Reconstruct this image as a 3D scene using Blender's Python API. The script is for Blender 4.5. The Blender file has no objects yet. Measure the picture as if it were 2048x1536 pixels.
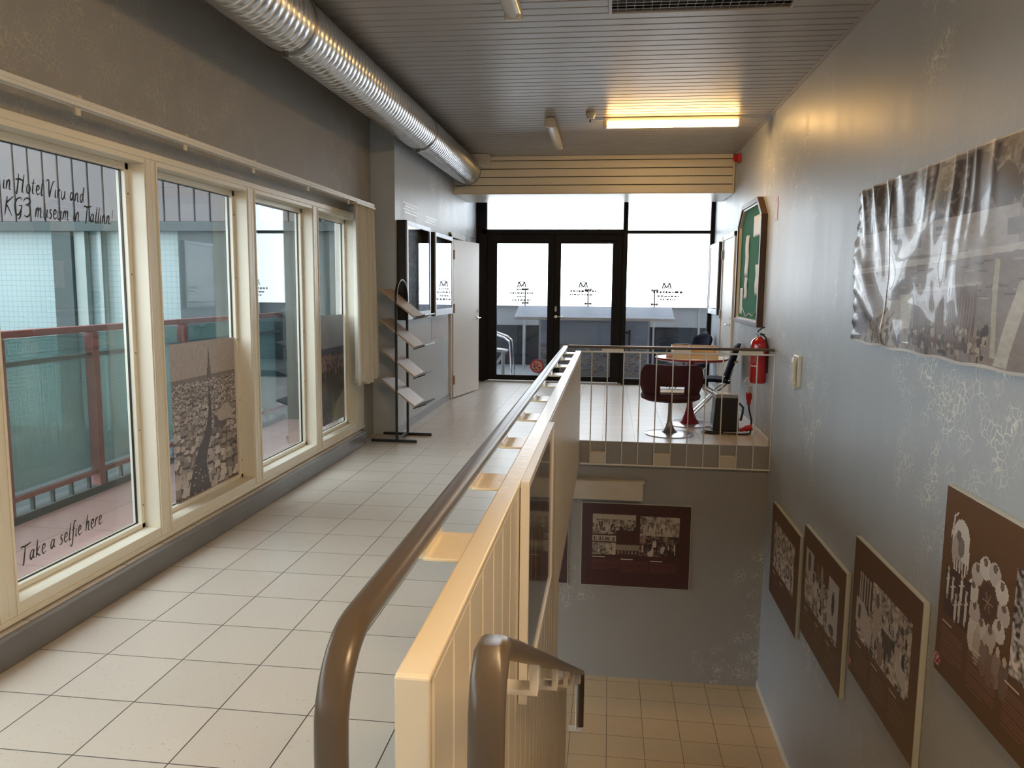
import bpy, bmesh, math, random
import numpy as np
from mathutils import Vector, Matrix
random.seed(7)
S = bpy.context.scene
COL = S.collection
PI = math.pi

# ------------------------------------------------------------------ camera
cam_d = bpy.data.cameras.new('camera'); cam = bpy.data.objects.new('camera', cam_d); COL.objects.link(cam)
S.camera = cam
cam_d.sensor_fit = 'HORIZONTAL'; cam_d.sensor_width = 36.0
cam_d.lens = 36.0 * 1556.44 / 2048.0
cam_d.clip_start = 0.05; cam_d.clip_end = 300
YAW, PIT, ROL = -.12309, -.12186, .009795
fw = Vector((math.sin(YAW)*math.cos(PIT), math.cos(YAW)*math.cos(PIT), math.sin(PIT)))
rt = Vector((math.cos(YAW), -math.sin(YAW), 0)); up = rt.cross(fw)
r2 = rt*math.cos(ROL) + up*math.sin(ROL); u2 = -rt*math.sin(ROL) + up*math.cos(ROL)
cam.matrix_world = Matrix(((r2.x, u2.x, -fw.x, 0), (r2.y, u2.y, -fw.y, 0), (r2.z, u2.z, -fw.z, 1.4668), (0, 0, 0, 1)))

# ------------------------------------------------------------------ world, lights, exposure
W = bpy.data.worlds.new('overcast_sky'); S.world = W; W.use_nodes = True
bg = W.node_tree.nodes['Background']; bg.inputs[0].default_value = (.86, .93, 1.0, 1); bg.inputs[1].default_value = 3.5
S.view_settings.view_transform = 'Standard'; S.view_settings.look = 'None'
S.view_settings.exposure = 1.02; S.view_settings.gamma = 1.0; S.view_settings.use_curve_mapping = False
S.cycles.max_bounces = 10; S.cycles.diffuse_bounces = 6; S.cycles.glossy_bounces = 5
S.cycles.transparent_max_bounces = 16; S.cycles.caustics_reflective = False; S.cycles.caustics_refractive = False
S.cycles.sample_clamp_indirect = 4.0; S.cycles.use_denoising = True

TUBE = (1.0, .60, .22)      # colour of the fluorescent tubes
TUBE_E = 20.0

# ------------------------------------------------------------------ colour and materials
def lin(c):
    c = c/255.0
    return c/12.92 if c <= .04045 else ((c+.055)/1.055)**2.4
def rgb(r, g, b): return (lin(r), lin(g), lin(b), 1.0)

class NT:
    def __init__(s, name):
        s.m = bpy.data.materials.new(name); s.m.use_nodes = True; s.t = s.m.node_tree
        s.n = s.t.nodes; s.b = s.n['Principled BSDF']; s.out = s.n['Material Output']
    def node(s, kind, **kw):
        n = s.n.new(kind)
        for k, v in kw.items(): setattr(n, k, v)
        return n
    def put(s, sock, v):
        if isinstance(v, bpy.types.NodeSocket): s.t.links.new(v, sock)
        else: sock.default_value = v
    def math(s, op, a, b=None, c=None, clamp=False):
        n = s.node('ShaderNodeMath', operation=op, use_clamp=clamp)
        s.put(n.inputs[0], a)
        if b is not None: s.put(n.inputs[1], b)
        if c is not None: s.put(n.inputs[2], c)
        return n.outputs[0]
    def mix(s, f, a, b):
        n = s.node('ShaderNodeMix', data_type='RGBA')
        s.put(n.inputs[0], f); s.put(n.inputs[6], a); s.put(n.inputs[7], b)
        return n.outputs[2]
    def coord(s, scale=(1, 1, 1), loc=(0, 0, 0)):
        tc = s.node('ShaderNodeTexCoord'); mp = s.node('ShaderNodeMapping')
        s.t.links.new(tc.outputs['Object'], mp.inputs[0])
        mp.inputs['Scale'].default_value = scale; mp.inputs['Location'].default_value = loc
        return mp.outputs[0]
    def noise(s, scale, detail=3, rough=.5, vec=None):
        n = s.node('ShaderNodeTexNoise'); n.inputs['Scale'].default_value = scale
        n.inputs['Detail'].default_value = detail; n.inputs['Roughness'].default_value = rough
        s.t.links.new(vec if vec is not None else s.coord(), n.inputs['Vector'])
        return n.outputs[0]
    def ramp(s, f, a, b):
        n = s.node('ShaderNodeMapRange'); n.inputs[1].default_value = a; n.inputs[2].default_value = b
        s.put(n.inputs[0], f); return n.outputs[0]
    def bump(s, h, strength=.3, dist=.01):
        n = s.node('ShaderNodeBump'); n.inputs['Strength'].default_value = strength; n.inputs['Distance'].default_value = dist
        s.put(n.inputs['Height'], h); s.t.links.new(n.outputs[0], s.b.inputs['Normal']); return n
    def base(s, v): s.put(s.b.inputs['Base Color'], v)
    def set(s, rough=None, metal=None, spec=None, coat=None):
        if rough is not None: s.put(s.b.inputs['Roughness'], rough)
        if metal is not None: s.put(s.b.inputs['Metallic'], metal)
        if spec is not None: s.put(s.b.inputs['Specular IOR Level'], spec)
        if coat is not None: s.put(s.b.inputs['Coat Weight'], coat)

def simple(name, c, rough=.5, metal=0, spec=.5, var=.08, scale=8, coat=None, bump=0):
    t = NT(name); n = t.noise(scale, 3)
    d = (c[0]*(1-var), c[1]*(1-var), c[2]*(1-var), 1); l = (min(1, c[0]*(1+var)), min(1, c[1]*(1+var)), min(1, c[2]*(1+var)), 1)
    t.base(t.mix(n, d, l)); t.set(rough, metal, spec, coat)
    if bump: t.bump(t.noise(scale*6, 3), bump, .003)
    return t.m

def wall_material(name, c, crack, thr=.56, off=(0, 0, 0), rough=.38, vs=24):
    t = NT(name)
    co = t.coord(loc=off)
    big = t.noise(.55, 3, .55, co)
    var = t.noise(1.3, 2, .5, t.coord((1.0, 1.0, .35)))
    streak = t.noise(5.0, 3, .5, t.coord((1, 1, .12)))
    # crackle lines: only inside patches
    wob = t.node('ShaderNodeTexNoise'); wob.inputs['Scale'].default_value = 9; t.t.links.new(co, wob.inputs['Vector'])
    add = t.node('ShaderNodeVectorMath', operation='MULTIPLY_ADD')
    t.t.links.new(wob.outputs['Color'], add.inputs[0]); add.inputs[1].default_value = (.09, .09, .09); t.t.links.new(co, add.inputs[2])
    v = t.node('ShaderNodeTexVoronoi', feature='DISTANCE_TO_EDGE'); v.inputs['Scale'].default_value = vs
    t.t.links.new(add.outputs[0], v.inputs['Vector'])
    line = t.math('SUBTRACT', 1.0, t.ramp(v.outputs['Distance'], .02, .075), clamp=True)
    mask = t.ramp(big, thr, thr+.06)
    brk = t.ramp(t.noise(6, 2, .5, co), .42, .6)
    f = t.math('MULTIPLY', t.math('MULTIPLY', line, mask), brk, clamp=True)
    lo = tuple(x*.9 for x in c[:3])+(1,); hi = tuple(min(1, x*1.1) for x in c[:3])+(1,)
    t.base(t.mix(f, t.mix(var, lo, hi), crack))
    t.set(t.math('ADD', t.math('MULTIPLY', streak, .16), rough-.08), 0, .32)
    h = t.math('ADD', t.math('MULTIPLY', streak, .9), t.math('MULTIPLY', t.noise(38, 3), .35))
    t.bump(t.math('SUBTRACT', h, t.math('MULTIPLY', f, .8)), .22, .012)
    return t.m

def tile_material(name, c, grout, x0, y0, pitch=.32, wid=.0032, rough=.42, speck=True):
    t = NT(name); co = t.node('ShaderNodeTexCoord'); sep = t.node('ShaderNodeSeparateXYZ')
    t.t.links.new(co.outputs['Object'], sep.inputs[0])
    def axis(sk, o):
        q = t.math('DIVIDE', t.math('SUBTRACT', sk, o), pitch)
        fr = t.math('FRACT', q); d = t.math('MINIMUM', fr, t.math('SUBTRACT', 1.0, fr))
        return t.math('MULTIPLY', d, pitch), t.math('FLOOR', q)
    dx, ix = axis(sep.outputs[0], x0); dy, iy = axis(sep.outputs[1], y0)
    d = t.math('MINIMUM', dx, dy)
    g = t.math('SUBTRACT', 1.0, t.ramp(d, wid*.45, wid*.85), clamp=True)
    wn = t.node('ShaderNodeTexWhiteNoise', noise_dimensions='2D'); cb = t.node('ShaderNodeCombineXYZ')
    t.t.links.new(ix, cb.inputs[0]); t.t.links.new(iy, cb.inputs[1]); t.t.links.new(cb.outputs[0], wn.inputs['Vector'])
    lo = tuple(x*.93 for x in c[:3])+(1,); hi = tuple(min(1, x*1.04) for x in c[:3])+(1,)
    cc = t.mix(t.math('MULTIPLY_ADD', wn.outputs[0], .6, t.math('MULTIPLY', t.noise(3, 3), .4)), lo, hi)
    if speck:
        sp = t.ramp(t.noise(75, 2, .65), .64, .70)
        sp = t.math('MULTIPLY', sp, t.ramp(t.noise(9, 2), .42, .62))
        cc = t.mix(t.math('MULTIPLY', sp, .75), cc, tuple(x*.35 for x in c[:3])+(1,))
    t.base(t.mix(g, cc, grout))
    t.set(t.math('ADD', t.math('MULTIPLY', t.noise(14, 3), .14), rough-.07), 0, .5)
    t.bump(t.math('SUBTRACT', t.math('MULTIPLY', t.noise(60, 2), .1), g), .35, .004)
    return t.m

def glass_material(name, tint=(1, 1, 1, 1), ior=1.65, rough=0.0, film=0.0, film_c=(.8, .9, .9, 1)):
    t = NT(name); t.n.remove(t.b)
    tr = t.node('ShaderNodeBsdfTransparent'); tr.inputs[0].default_value = tint
    gl = t.node('ShaderNodeBsdfGlossy'); gl.inputs['Roughness'].default_value = rough
    lw = t.node('ShaderNodeLayerWeight'); lw.inputs[0].default_value = .5
    r0 = ((ior-1)/(ior+1))**2
    mx = t.node('ShaderNodeMixShader'); t.put(mx.inputs[0], t.math('MULTIPLY_ADD', t.math('POWER', lw.outputs['Facing'], 5.0), 1-r0, r0))
    t.t.links.new(tr.outputs[0], mx.inputs[1]); t.t.links.new(gl.outputs[0], mx.inputs[2])
    last = mx.outputs[0]
    if film:
        df = t.node('ShaderNodeBsdfDiffuse'); df.inputs[0].default_value = film_c
        m2 = t.node('ShaderNodeMixShader')
        t.put(m2.inputs[0], t.math('MULTIPLY', t.ramp(t.noise(3, 4), .3, .7), film)); t.t.links.new(last, m2.inputs[1]); t.t.links.new(df.outputs[0], m2.inputs[2])
        last = m2.outputs[0]
    t.t.links.new(last, t.out.inputs[0]); return t.m

def wired_glass(name, tint, pitch=.025):
    t = NT(name); t.n.remove(t.b)
    co = t.node('ShaderNodeTexCoord'); sep = t.node('ShaderNodeSeparateXYZ'); t.t.links.new(co.outputs['Object'], sep.inputs[0])
    xy = t.math('ADD', sep.outputs[0], sep.outputs[1])
    def ln(sk): 
        fr = t.math('FRACT', t.math('DIVIDE', sk, pitch)); return t.math('LESS_THAN', fr, .12)
    g = t.math('MAXIMUM', ln(xy), ln(sep.outputs[2]))
    df = t.node('ShaderNodeBsdfDiffuse'); df.inputs[0].default_value = (.25, .3, .31, 1)
    d2 = t.node('ShaderNodeBsdfDiffuse'); d2.inputs[0].default_value = (.45, .62, .62, 1)
    tr = t.node('ShaderNodeBsdfTransparent'); tr.inputs[0].default_value = tint
    m0 = t.node('ShaderNodeMixShader'); m0.inputs[0].default_value = .35; t.t.links.new(tr.outputs[0], m0.inputs[1]); t.t.links.new(d2.outputs[0], m0.inputs[2])
    m1 = t.node('ShaderNodeMixShader'); t.put(m1.inputs[0], t.math('MULTIPLY', g, .7)); t.t.links.new(m0.outputs[0], m1.inputs[1]); t.t.links.new(df.outputs[0], m1.inputs[2])
    gl = t.node('ShaderNodeBsdfGlossy'); gl.inputs['Roughness'].default_value = .05
    lw = t.node('ShaderNodeLayerWeight'); lw.inputs[0].default_value = .5
    m2 = t.node('ShaderNodeMixShader'); t.put(m2.inputs[0], t.math('MULTIPLY_ADD', t.math('POWER', lw.outputs['Facing'], 5.0), .9, .04)); t.t.links.new(m1.outputs[0], m2.inputs[1]); t.t.links.new(gl.outputs[0], m2.inputs[2])
    t.t.links.new(m2.outputs[0], t.out.inputs[0]); return t.m

def emit(name, c, e):
    t = NT(name); t.n.remove(t.b); em = t.node('ShaderNodeEmission'); em.inputs[0].default_value = (*c, 1); em.inputs[1].default_value = e
    t.t.links.new(em.outputs[0], t.out.inputs[0]); return t.m

def wood_material(name, a, b, sc=(2, 30, 30), rough=.45):
    t = NT(name); n = t.noise(1.6, 5, .6, t.coord(sc)); t.base(t.mix(n, a, b)); t.set(rough); t.bump(n, .15, .003); return t.m

def art_material(name, rough=.4, coat=0, spec=.5):
    t = NT(name); a = t.node('ShaderNodeAttribute', attribute_name='print'); 
    g = t.noise(160, 2); hs = t.mix(t.math('MULTIPLY', g, .10), a.outputs['Color'], (.5, .45, .42, 1))
    t.base(hs); t.set(rough, 0, spec, coat); return t.m

M = {}
M['wall'] = wall_material('grey_blue_wall_paint', (.46, .495, .54, 1), (.80, .80, .76, 1), .50, rough=.42)
M['wall2'] = wall_material('grey_blue_wall_paint_stairwell', (.33, .325, .31, 1), (.60, .60, .54, 1), .47, (4, 2, 7), rough=.45)
M['wall3'] = wall_material('warm_lit_wall_paint_window_side', (.34, .325, .31, 1), (.46, .43, .36, 1), .5, (9, 1, 3), rough=.5, vs=36)  # same paint as the other walls, warm lamplight put into its brownish tint
M['tile'] = tile_material('beige_speckled_floor_tile', (.56, .505, .45, 1), (.035, .03, .027, 1), -2.278, 2.417, rough=.34)
M['tile_low'] = tile_material('warm_lit_stairwell_floor_tile', (.64, .48, .29, 1), (.05, .035, .03, 1), .065, 6.155, speck=True)  # warm lamplight is put into the golden tan of these tiles
M['tile_out'] = tile_material('pink_balcony_tile', (.36, .21, .19, 1), (.18, .10, .09, 1), -2.6, 2.4, .60, .006, .35, False)
M['cream'] = simple('cream_gloss_paint', (.73, .68, .58, 1), .32, var=.05, scale=3, bump=.12)
M['cream2'] = simple('cream_balustrade_paint', (.70, .63, .50, 1), .36, var=.05, scale=4, bump=.12)
M['capm'] = simple('cream_cap_paint', (.72, .64, .50, 1), .24, var=.05, scale=4, bump=.25)
M['white'] = simple('white_paint', (.72, .70, .66, 1), .35, var=.04)
M['doorw'] = simple('white_door_paint', (.66, .63, .59, 1), .4, var=.04)
M['ledge'] = simple('grey_ledge_paint', (.15, .145, .15, 1), .35, var=.15, scale=5)
M['slat'] = simple('grey_ceiling_slat', (.42, .40, .385, 1), .36, .0, .5, .05, 2)
M['slatback'] = simple('dark_slat_gap', (.02, .02, .02, 1), .8)
M['duct'] = simple('galvanised_duct', (.60, .60, .60, 1), .26, 1.0, var=.12, scale=6)
M['clamp'] = simple('duct_clamp_steel', (.25, .25, .25, 1), .35, .9)
M['bronze'] = simple('brown_handrail_plastic', (.085, .062, .042, 1), .3, .0, .4, .1, 6)
M['black'] = simple('black_powder_coat', (.012, .013, .016, 1), .4)
M['frame_dark'] = simple('dark_bronze_frame', (.007, .006, .007, 1), .55, 0, .2, .2)
M['alu'] = simple('brushed_aluminium', (.42, .43, .46, 1), .45, .6, var=.04)
M['chrome'] = simple('chrome', (.75, .76, .78, 1), .1, 1.0, var=.03)
M['glass'] = glass_material('window_glass', (.93, .97, .96, 1), 1.6)
M['glass_clear'] = glass_material('glazing_glass', (.97, .98, .98, 1), 1.4)
M['glass_case'] = glass_material('display_case_glass', (.95, .96, .97, 1), 1.9)
M['wired'] = wired_glass('wired_balcony_glass', (.55, .72, .72, 1))
t = NT('frosted_wired_window'); co = t.node('ShaderNodeTexCoord'); sp_ = t.node('ShaderNodeSeparateXYZ'); t.t.links.new(co.outputs['Object'], sp_.inputs[0])
gx_ = t.math('LESS_THAN', t.math('FRACT', t.math('DIVIDE', sp_.outputs[0], .06)), .16); gz_ = t.math('LESS_THAN', t.math('FRACT', t.math('DIVIDE', sp_.outputs[2], .06)), .16)
t.base(t.mix(t.math('MULTIPLY', t.math('MAXIMUM', gx_, gz_), .45), t.mix(t.noise(1.5, 3), (.16, .22, .23, 1), (.20, .26, .255, 1)), (.09, .12, .13, 1))); t.set(.3); M['wired_win'] = t.m
M['lettering'] = simple('black_vinyl_lettering', (.012, .008, .012, 1), .5)
M['lettering_g'] = simple('grey_vinyl_lettering', (.035, .035, .04, 1), .6)
M['lettering_w'] = simple('white_vinyl_lettering', (.90, .92, .95, 1), .34, 0, .5)
M['paper'] = simple('white_paper', (.75, .75, .74, 1), .6, var=.03)
M['plasticw'] = simple('cream_plastic', (.62, .57, .46, 1), .35, var=.04)
M['redp'] = simple('red_plastic', (.45, .012, .02, 1), .35, var=.06)
M['redext'] = simple('red_extinguisher_enamel', (.42, .008, .012, 1), .16, var=.06, coat=.6)
M['maroon'] = simple('maroon_fabric', (.045, .003, .009, 1), .6, var=.2, scale=30, bump=.3)
M['maroon_s'] = simple('maroon_shell', (.13, .012, .018, 1), .35, var=.1)
M['tred'] = simple('red_table_enamel', (.28, .012, .025, 1), .25, var=.05)
M['green'] = simple('green_felt', (.012, .17, .085, 1), .9, var=.12, scale=60)
M['dwood'] = wood_material('dark_frame_wood', (.035, .014, .009, 1), (.10, .045, .022, 1), (20, 20, 3))
M['lwood'] = wood_material('light_wood', (.58, .43, .26, 1), (.72, .57, .38, 1))
M['shelfw'] = wood_material('shelf_wood', (.36, .26, .19, 1), (.48, .36, .26, 1))
M['navy'] = simple('navy_upholstery', (.010, .014, .034, 1), .8, 0, .15, var=.2, scale=30)
M['plate'] = simple('beige_plate', (.60, .54, .44, 1), .45)
M['tube'] = emit('fluorescent_tube', TUBE, TUBE_E)
M['tube2'] = emit('added_lamp_tube', (1.0, .68, .36), 84.0)  # emission for the added lamp over the stairs
M['diffuser'] = simple('ribbed_lamp_cover', (.62, .60, .50, 1), .2, var=.1, scale=40)
M['sepia'] = art_material('sepia_print', .42)
M['gloss_print'] = art_material('gloss_print', .22, .2)
M['brown_edge'] = simple('pale_board_edge', (.5, .52, .48, 1), .5)
M['brick'] = simple('reddish_balcony_rail_paint', (.22, .085, .075, 1), .4, var=.15)
M['clad'] = simple('pinkish_grey_cladding', (.085, .072, .074, 1), .6, var=.08)
M['concrete'] = simple('grey_concrete', (.34, .35, .36, 1), .8, var=.12, scale=3, bump=.2)
M['dconcrete'] = simple('dark_blue_grey_concrete', (.04, .05, .051, 1), .8, var=.2, scale=3)
M['parapet'] = simple('pale_parapet_panel', (.30, .31, .33, 1), .5, var=.06)
M['darkglass'] = simple('dark_parapet_glass', (.015, .02, .028, 1), .15, var=.3, scale=2)
M['deck'] = simple('terrace_deck', (.09, .10, .11, 1), .45, var=.2)
M['tabletop'] = simple('pale_orientation_board', (.075, .09, .12, 1), .6, spec=.15, var=.15, scale=3)
M['curtain'] = simple('cream_curtain_fabric', (.60, .56, .49, 1), .85, var=.06, scale=20)

# ------------------------------------------------------------------ mesh builder
class MB:
    def __init__(s): s.bm = bmesh.new()
    def v(s, *p): return s.bm.verts.new(p)
    def face(s, pts):
        return s.bm.faces.new([s.bm.verts.new(p) for p in pts])
    def box(s, x0, x1, y0, y1, z0, z1, mat=None):
        if x0 > x1: x0, x1 = x1, x0
        if y0 > y1: y0, y1 = y1, y0
        if z0 > z1: z0, z1 = z1, z0
        P = [(x0, y0, z0), (x1, y0, z0), (x1, y1, z0), (x0, y1, z0), (x0, y0, z1), (x1, y0, z1), (x1, y1, z1), (x0, y1, z1)]
        if mat is not None: P = [tuple(mat @ Vector(p)) for p in P]
        V = [s.bm.verts.new(p) for p in P]
        for f in ((0, 3, 2, 1), (4, 5, 6, 7), (0, 1, 5, 4), (1, 2, 6, 5), (2, 3, 7, 6), (3, 0, 4, 7)): s.bm.faces.new([V[i] for i in f])
        return s
    def prism(s, poly, axis, a, b):
        def mk(p, t):
            if axis == 'x': return (t, p[0], p[1])
            if axis == 'y': return (p[0], t, p[1])
            return (p[0], p[1], t)
        A = [s.bm.verts.new(mk(p, a)) for p in poly]; B = [s.bm.verts.new(mk(p, b)) for p in poly]
        n = len(poly)
        s.bm.faces.new(A); s.bm.faces.new(B[::-1])
        for i in range(n): s.bm.faces.new([A[i], B[i], B[(i+1) % n], A[(i+1) % n]])
        return s
    def tube(s, path, r, seg=10, caps=True, closed=False):
        P = [Vector(p) for p in path]; n = len(P); R = r if isinstance(r, (list, tuple)) else [r]*n
        rings = []; ref = None
        for i, p in enumerate(P):
            if closed: d = (P[(i+1) % n]-P[i-1])
            else: d = (P[min(i+1, n-1)]-P[max(i-1, 0)])
            d.normalize()
            if ref is None:
                ref = Vector((0, 0, 1)) if abs(d.z) < .9 else Vector((1, 0, 0))
            a = d.cross(ref)
            if a.length < 1e-5: a = d.orthogonal()
            a.normalize(); b = a.cross(d).normalized(); ref = b
            rings.append([s.bm.verts.new(p + a*math.cos(2*PI*k/seg)*R[i] + b*math.sin(2*PI*k/seg)*R[i]) for k in range(seg)])
        m = n if closed else n-1
        for i in range(m):
            A, B = rings[i], rings[(i+1) % n]
            for k in range(seg): s.bm.faces.new([A[k], A[(k+1) % seg], B[(k+1) % seg], B[k]])
        if caps and not closed:
            s.bm.faces.new(rings[0][::-1]); s.bm.faces.new(rings[-1])
        return s
    def sweep(s, prof, path, side):
        """sweep a 2-D profile (u along 'side', v along side x dir) along a path"""
        P = [Vector(p) for p in path]; n = len(P); sd = Vector(side); rings = []
        for i, p in enumerate(P):
            d = (P[min(i+1, n-1)]-P[max(i-1, 0)]).normalized(); w = sd.cross(d).normalized(); u = d.cross(w).normalized()
            rings.append([s.bm.verts.new(p + u*a + w*b) for a, b in prof])
        k = len(prof)
        for i in range(n-1):
            for j in range(k): s.bm.faces.new([rings[i][j], rings[i][(j+1) % k], rings[i+1][(j+1) % k], rings[i+1][j]])
        s.bm.faces.new(rings[0][::-1]); s.bm.faces.new(rings[-1]); return s
    def lathe(s, prof, c=(0, 0, 0), seg=32, axis='z'):
        rings = []
        for r, h in prof:
            ring = []
            for k in range(seg):
                a = 2*PI*k/seg; x, y = r*math.cos(a), r*math.sin(a)
                if axis == 'z': q = (c[0]+x, c[1]+y, c[2]+h)
                elif axis == 'y': q = (c[0]+x, c[1]+h, c[2]+y)
                else: q = (c[0]+h, c[1]+x, c[2]+y)
                ring.append(s.bm.verts.new(q))
            rings.append(ring)
        for i in range(len(rings)-1):
            for k in range(seg): s.bm.faces.new([rings[i][k], rings[i][(k+1) % seg], rings[i+1][(k+1) % seg], rings[i+1][k]])
        s.bm.faces.new(rings[0][::-1]); s.bm.faces.new(rings[-1]); return s
    def grid(s, fn, nu, nv):
        V = [[s.bm.verts.new(fn(i/nu, j/nv)) for j in range(nv+1)] for i in range(nu+1)]
        for i in range(nu):
            for j in range(nv): s.bm.faces.new([V[i][j], V[i+1][j], V[i+1][j+1], V[i][j+1]])
        return s
    def build(s, name, mat, parent=None, smooth=False, bevel=0, bseg=2, solid=0, merge=False):
        if merge: bmesh.ops.remove_doubles(s.bm, verts=s.bm.verts, dist=1e-5)
        bmesh.ops.recalc_face_normals(s.bm, faces=s.bm.faces)
        me = bpy.data.meshes.new(name); s.bm.to_mesh(me); s.bm.free()
        me.materials.append(mat if not isinstance(mat, str) else M[mat])
        if smooth: me.shade_smooth() if smooth is True else me.shade_auto_smooth() if hasattr(me, 'shade_auto_smooth') else None
        if smooth is True:
            try: me.set_sharp_from_angle(angle=math.radians(38))
            except Exception: pass
        o = bpy.data.objects.new(name, me); COL.objects.link(o)
        if solid:
            md = o.modifiers.new('solidify', 'SOLIDIFY'); md.thickness = solid; md.offset = 0
        if bevel:
            md = o.modifiers.new('bevel', 'BEVEL'); md.width = bevel; md.segments = bseg; md.limit_method = 'ANGLE'; md.angle_limit = math.radians(40)
            md.harden_normals = False
        if parent is not None:
            o.parent = parent; o.matrix_parent_inverse = parent.matrix_world.inverted() if parent.type != 'EMPTY' else Matrix.Translation(-Vector(parent.location))
        return o

def tag(o, label=None, cat=None, group=None, kind=None):
    if label: o['label'] = label
    if cat: o['category'] = cat
    if group: o['group'] = group
    if kind: o['kind'] = kind
    return o
def thing(name, loc, label, cat, group=None):
    o = bpy.data.objects.new(name, None); COL.objects.link(o); o.location = loc; o.empty_display_size = .05
    return tag(o, label, cat, group)
def struct(o, label=None, cat=None): return tag(o, label, cat, None, 'structure')
def child_of(o, parent):
    o.parent = parent
    return o
def copy_thing(src, delta, label=None, group=None):
    r = src.copy(); COL.objects.link(r); r.location = src.location + Vector(delta)
    if label: r['label'] = label
    if group: r['group'] = group
    for ch in list(src.children):
        c = ch.copy(); COL.objects.link(c); c.parent = r; c.matrix_parent_inverse = ch.matrix_parent_inverse.copy()
        for g in list(ch.children):
            d = g.copy(); COL.objects.link(d); d.parent = c; d.matrix_parent_inverse = g.matrix_parent_inverse.copy()
    return r

XR, XLW, XCOL, CZ, LOWZ = 1.54, -2.33, -2.09, 3.19, -2.42
YB = -3.0                      # wall behind the camera

# ================================================================== SETTING
b = MB(); b.box(-2.8, -.28, YB, 12.6, -.25, 0); b.box(-.28, XR+.01, YB, 1.34, -.25, 0); b.box(-.28, XR+.01, 7.53, 12.6, -.25, 0)
struct(b.build('floor', 'tile'), 'beige speckled square tiles of the upper landing and walkway', 'floor')
b = MB(); b.box(-2.8, XR+.3, 1.3, 7.7, LOWZ-.2, LOWZ)
struct(b.build('floor_lower', 'tile_low'), 'beige tiled floor at the foot of the stairs', 'floor')
b = MB()
for i in range(16):
    y0 = 1.30+i*.285; z1 = -(i+1)*.15125
    if i == 15: break
    b.box(-.275, XR, y0, y0+.285, z1-.16, z1)
b.prism([(1.34, -.25), (5.6, -2.42), (5.2, -2.42), (1.34, -.45)], 'x', -.27, XR)
struct(b.build('stairs', 'tile_low', bevel=.004), 'tiled stairs going down beside the grey wall', 'stairs')
b = MB(); b.box(XR, XR+.2, YB, 12.6, LOWZ-.2, CZ+.1)
struct(b.build('wall_right', 'wall'), 'tall glossy grey-blue wall on the right with crackled paint', 'wall')
b = MB(); b.box(XLW-.25, XLW, YB, 7.5, 2.10, CZ+.1); b.box(XLW-.25, XLW, YB, 4.3, LOWZ, .0); b.box(XLW-.25, XLW, 7.3, 7.5, LOWZ, .0); b.box(XLW-.25, XLW, 4.3, 7.3, LOWZ, -2.1); b.box(XLW-.25, XLW, 4.3, 7.3, -.26, .0); b.box(XLW-.25, XLW, 7.18, 7.5, 0, 2.1)
struct(b.build('wall_left', 'wall3'), 'grey-brown wall above the row of windows', 'wall')
b = MB(); b.box(-2.7, XCOL, 7.5, 10.12, 0, CZ+.1); b.box(-2.7, XCOL, 11.12, 12.3, 0, CZ+.1); b.box(-2.7, XCOL, 10.12, 11.12, 2.13, CZ+.1); b.box(-2.7, -2.5, 10.12, 11.12, 0, 2.13)
struct(b.build('wall_back_left', 'wall'), 'grey-blue wall section beyond the windows with two display cases', 'wall')
b = MB(); b.box(-2.7, XR+.2, 7.522, 7.72, LOWZ-.2, -.001)
struct(b.build('wall_stairwell', 'wall2'), 'dark grey crackled wall at the foot of the stairs', 'wall')
b = MB(); b.box(-2.8, XR+.2, YB-.2, YB, LOWZ, CZ+.1)
struct(b.build('wall_rear', 'wall'), 'grey wall behind the viewpoint', 'wall')
b = MB(); b.box(-2.5, -2.42, 4.3, 4.36, -2.1, -.26); b.box(-2.5, -2.42, 7.24, 7.3, -2.1, -.26); b.box(-2.5, -2.42, 5.77, 5.83, -2.1, -.26); b.box(-2.5, -2.42, 4.36, 7.24, -2.1, -2.04); b.box(-2.5, -2.42, 4.36, 7.24, -.32, -.26)
lw_ = struct(b.build('window_12', 'cream'), 'unseen window added under the walkway to bring in daylight', 'window')  # added out of sight to let daylight into the stairwell
b = MB(); b.box(-2.462, -2.458, 4.36, 7.24, -2.04, -.32); b.build('pane', 'glass_clear', lw_)
# ceiling: slats across the corridor
b = MB(); b.box(-2.7, XR+.2, YB, 12.4, CZ+.03, CZ+.2)
ceil = struct(b.build('ceiling', 'slatback'), 'slatted grey ceiling', 'ceiling')
b = MB(); y = YB; gx0, gx1, gy0, gy1 = -.05, 1.06, 4.05, 5.17
while y < 12.2:
    c0, c1 = y+.006, y+.109
    if c1 > gy0 and c0 < gy1:
        b.box(-2.33, gx0, c0, c1, CZ, CZ+.025); b.box(gx1, XR-.01, c0, c1, CZ, CZ+.025)
    else: b.box(-2.33, XR-.01, c0, c1, CZ, CZ+.025)
    y += .115
o = b.build('ceiling_slats', 'slat', ceil, bevel=.004, bseg=1)
b = MB(); b.box(XR-.02, XR, YB, 10.4, CZ-.014, CZ+.002)
struct(b.build('trim_1', 'slat'), 'thin edge strip between ceiling and right wall', 'trim')
# beam across the end
b = MB(); b.box(-2.09, XR-.004, 10.42, 11.35, 2.715, CZ)
beam = struct(b.build('trim_2', 'slatback'), 'cream boarded beam across the corridor before the glazing', 'beam')
b = MB()
z = 2.71
for i in range(5):
    b.box(-2.085, XR-.03, 10.39, 10.42, z+.005, min(z+.1, CZ-.002)); z += .105
b.box(-2.09, XR-.004, 10.39, 11.36, 2.70, 2.714); b.box(XR-.03, XR-.005, 10.385, 10.42, 2.70, CZ-.05); b.box(-2.095, -2.075, 10.385, 10.42, 2.70, CZ-.05)
b.build('board', 'cream', beam, bevel=.003, bseg=1)
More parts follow.
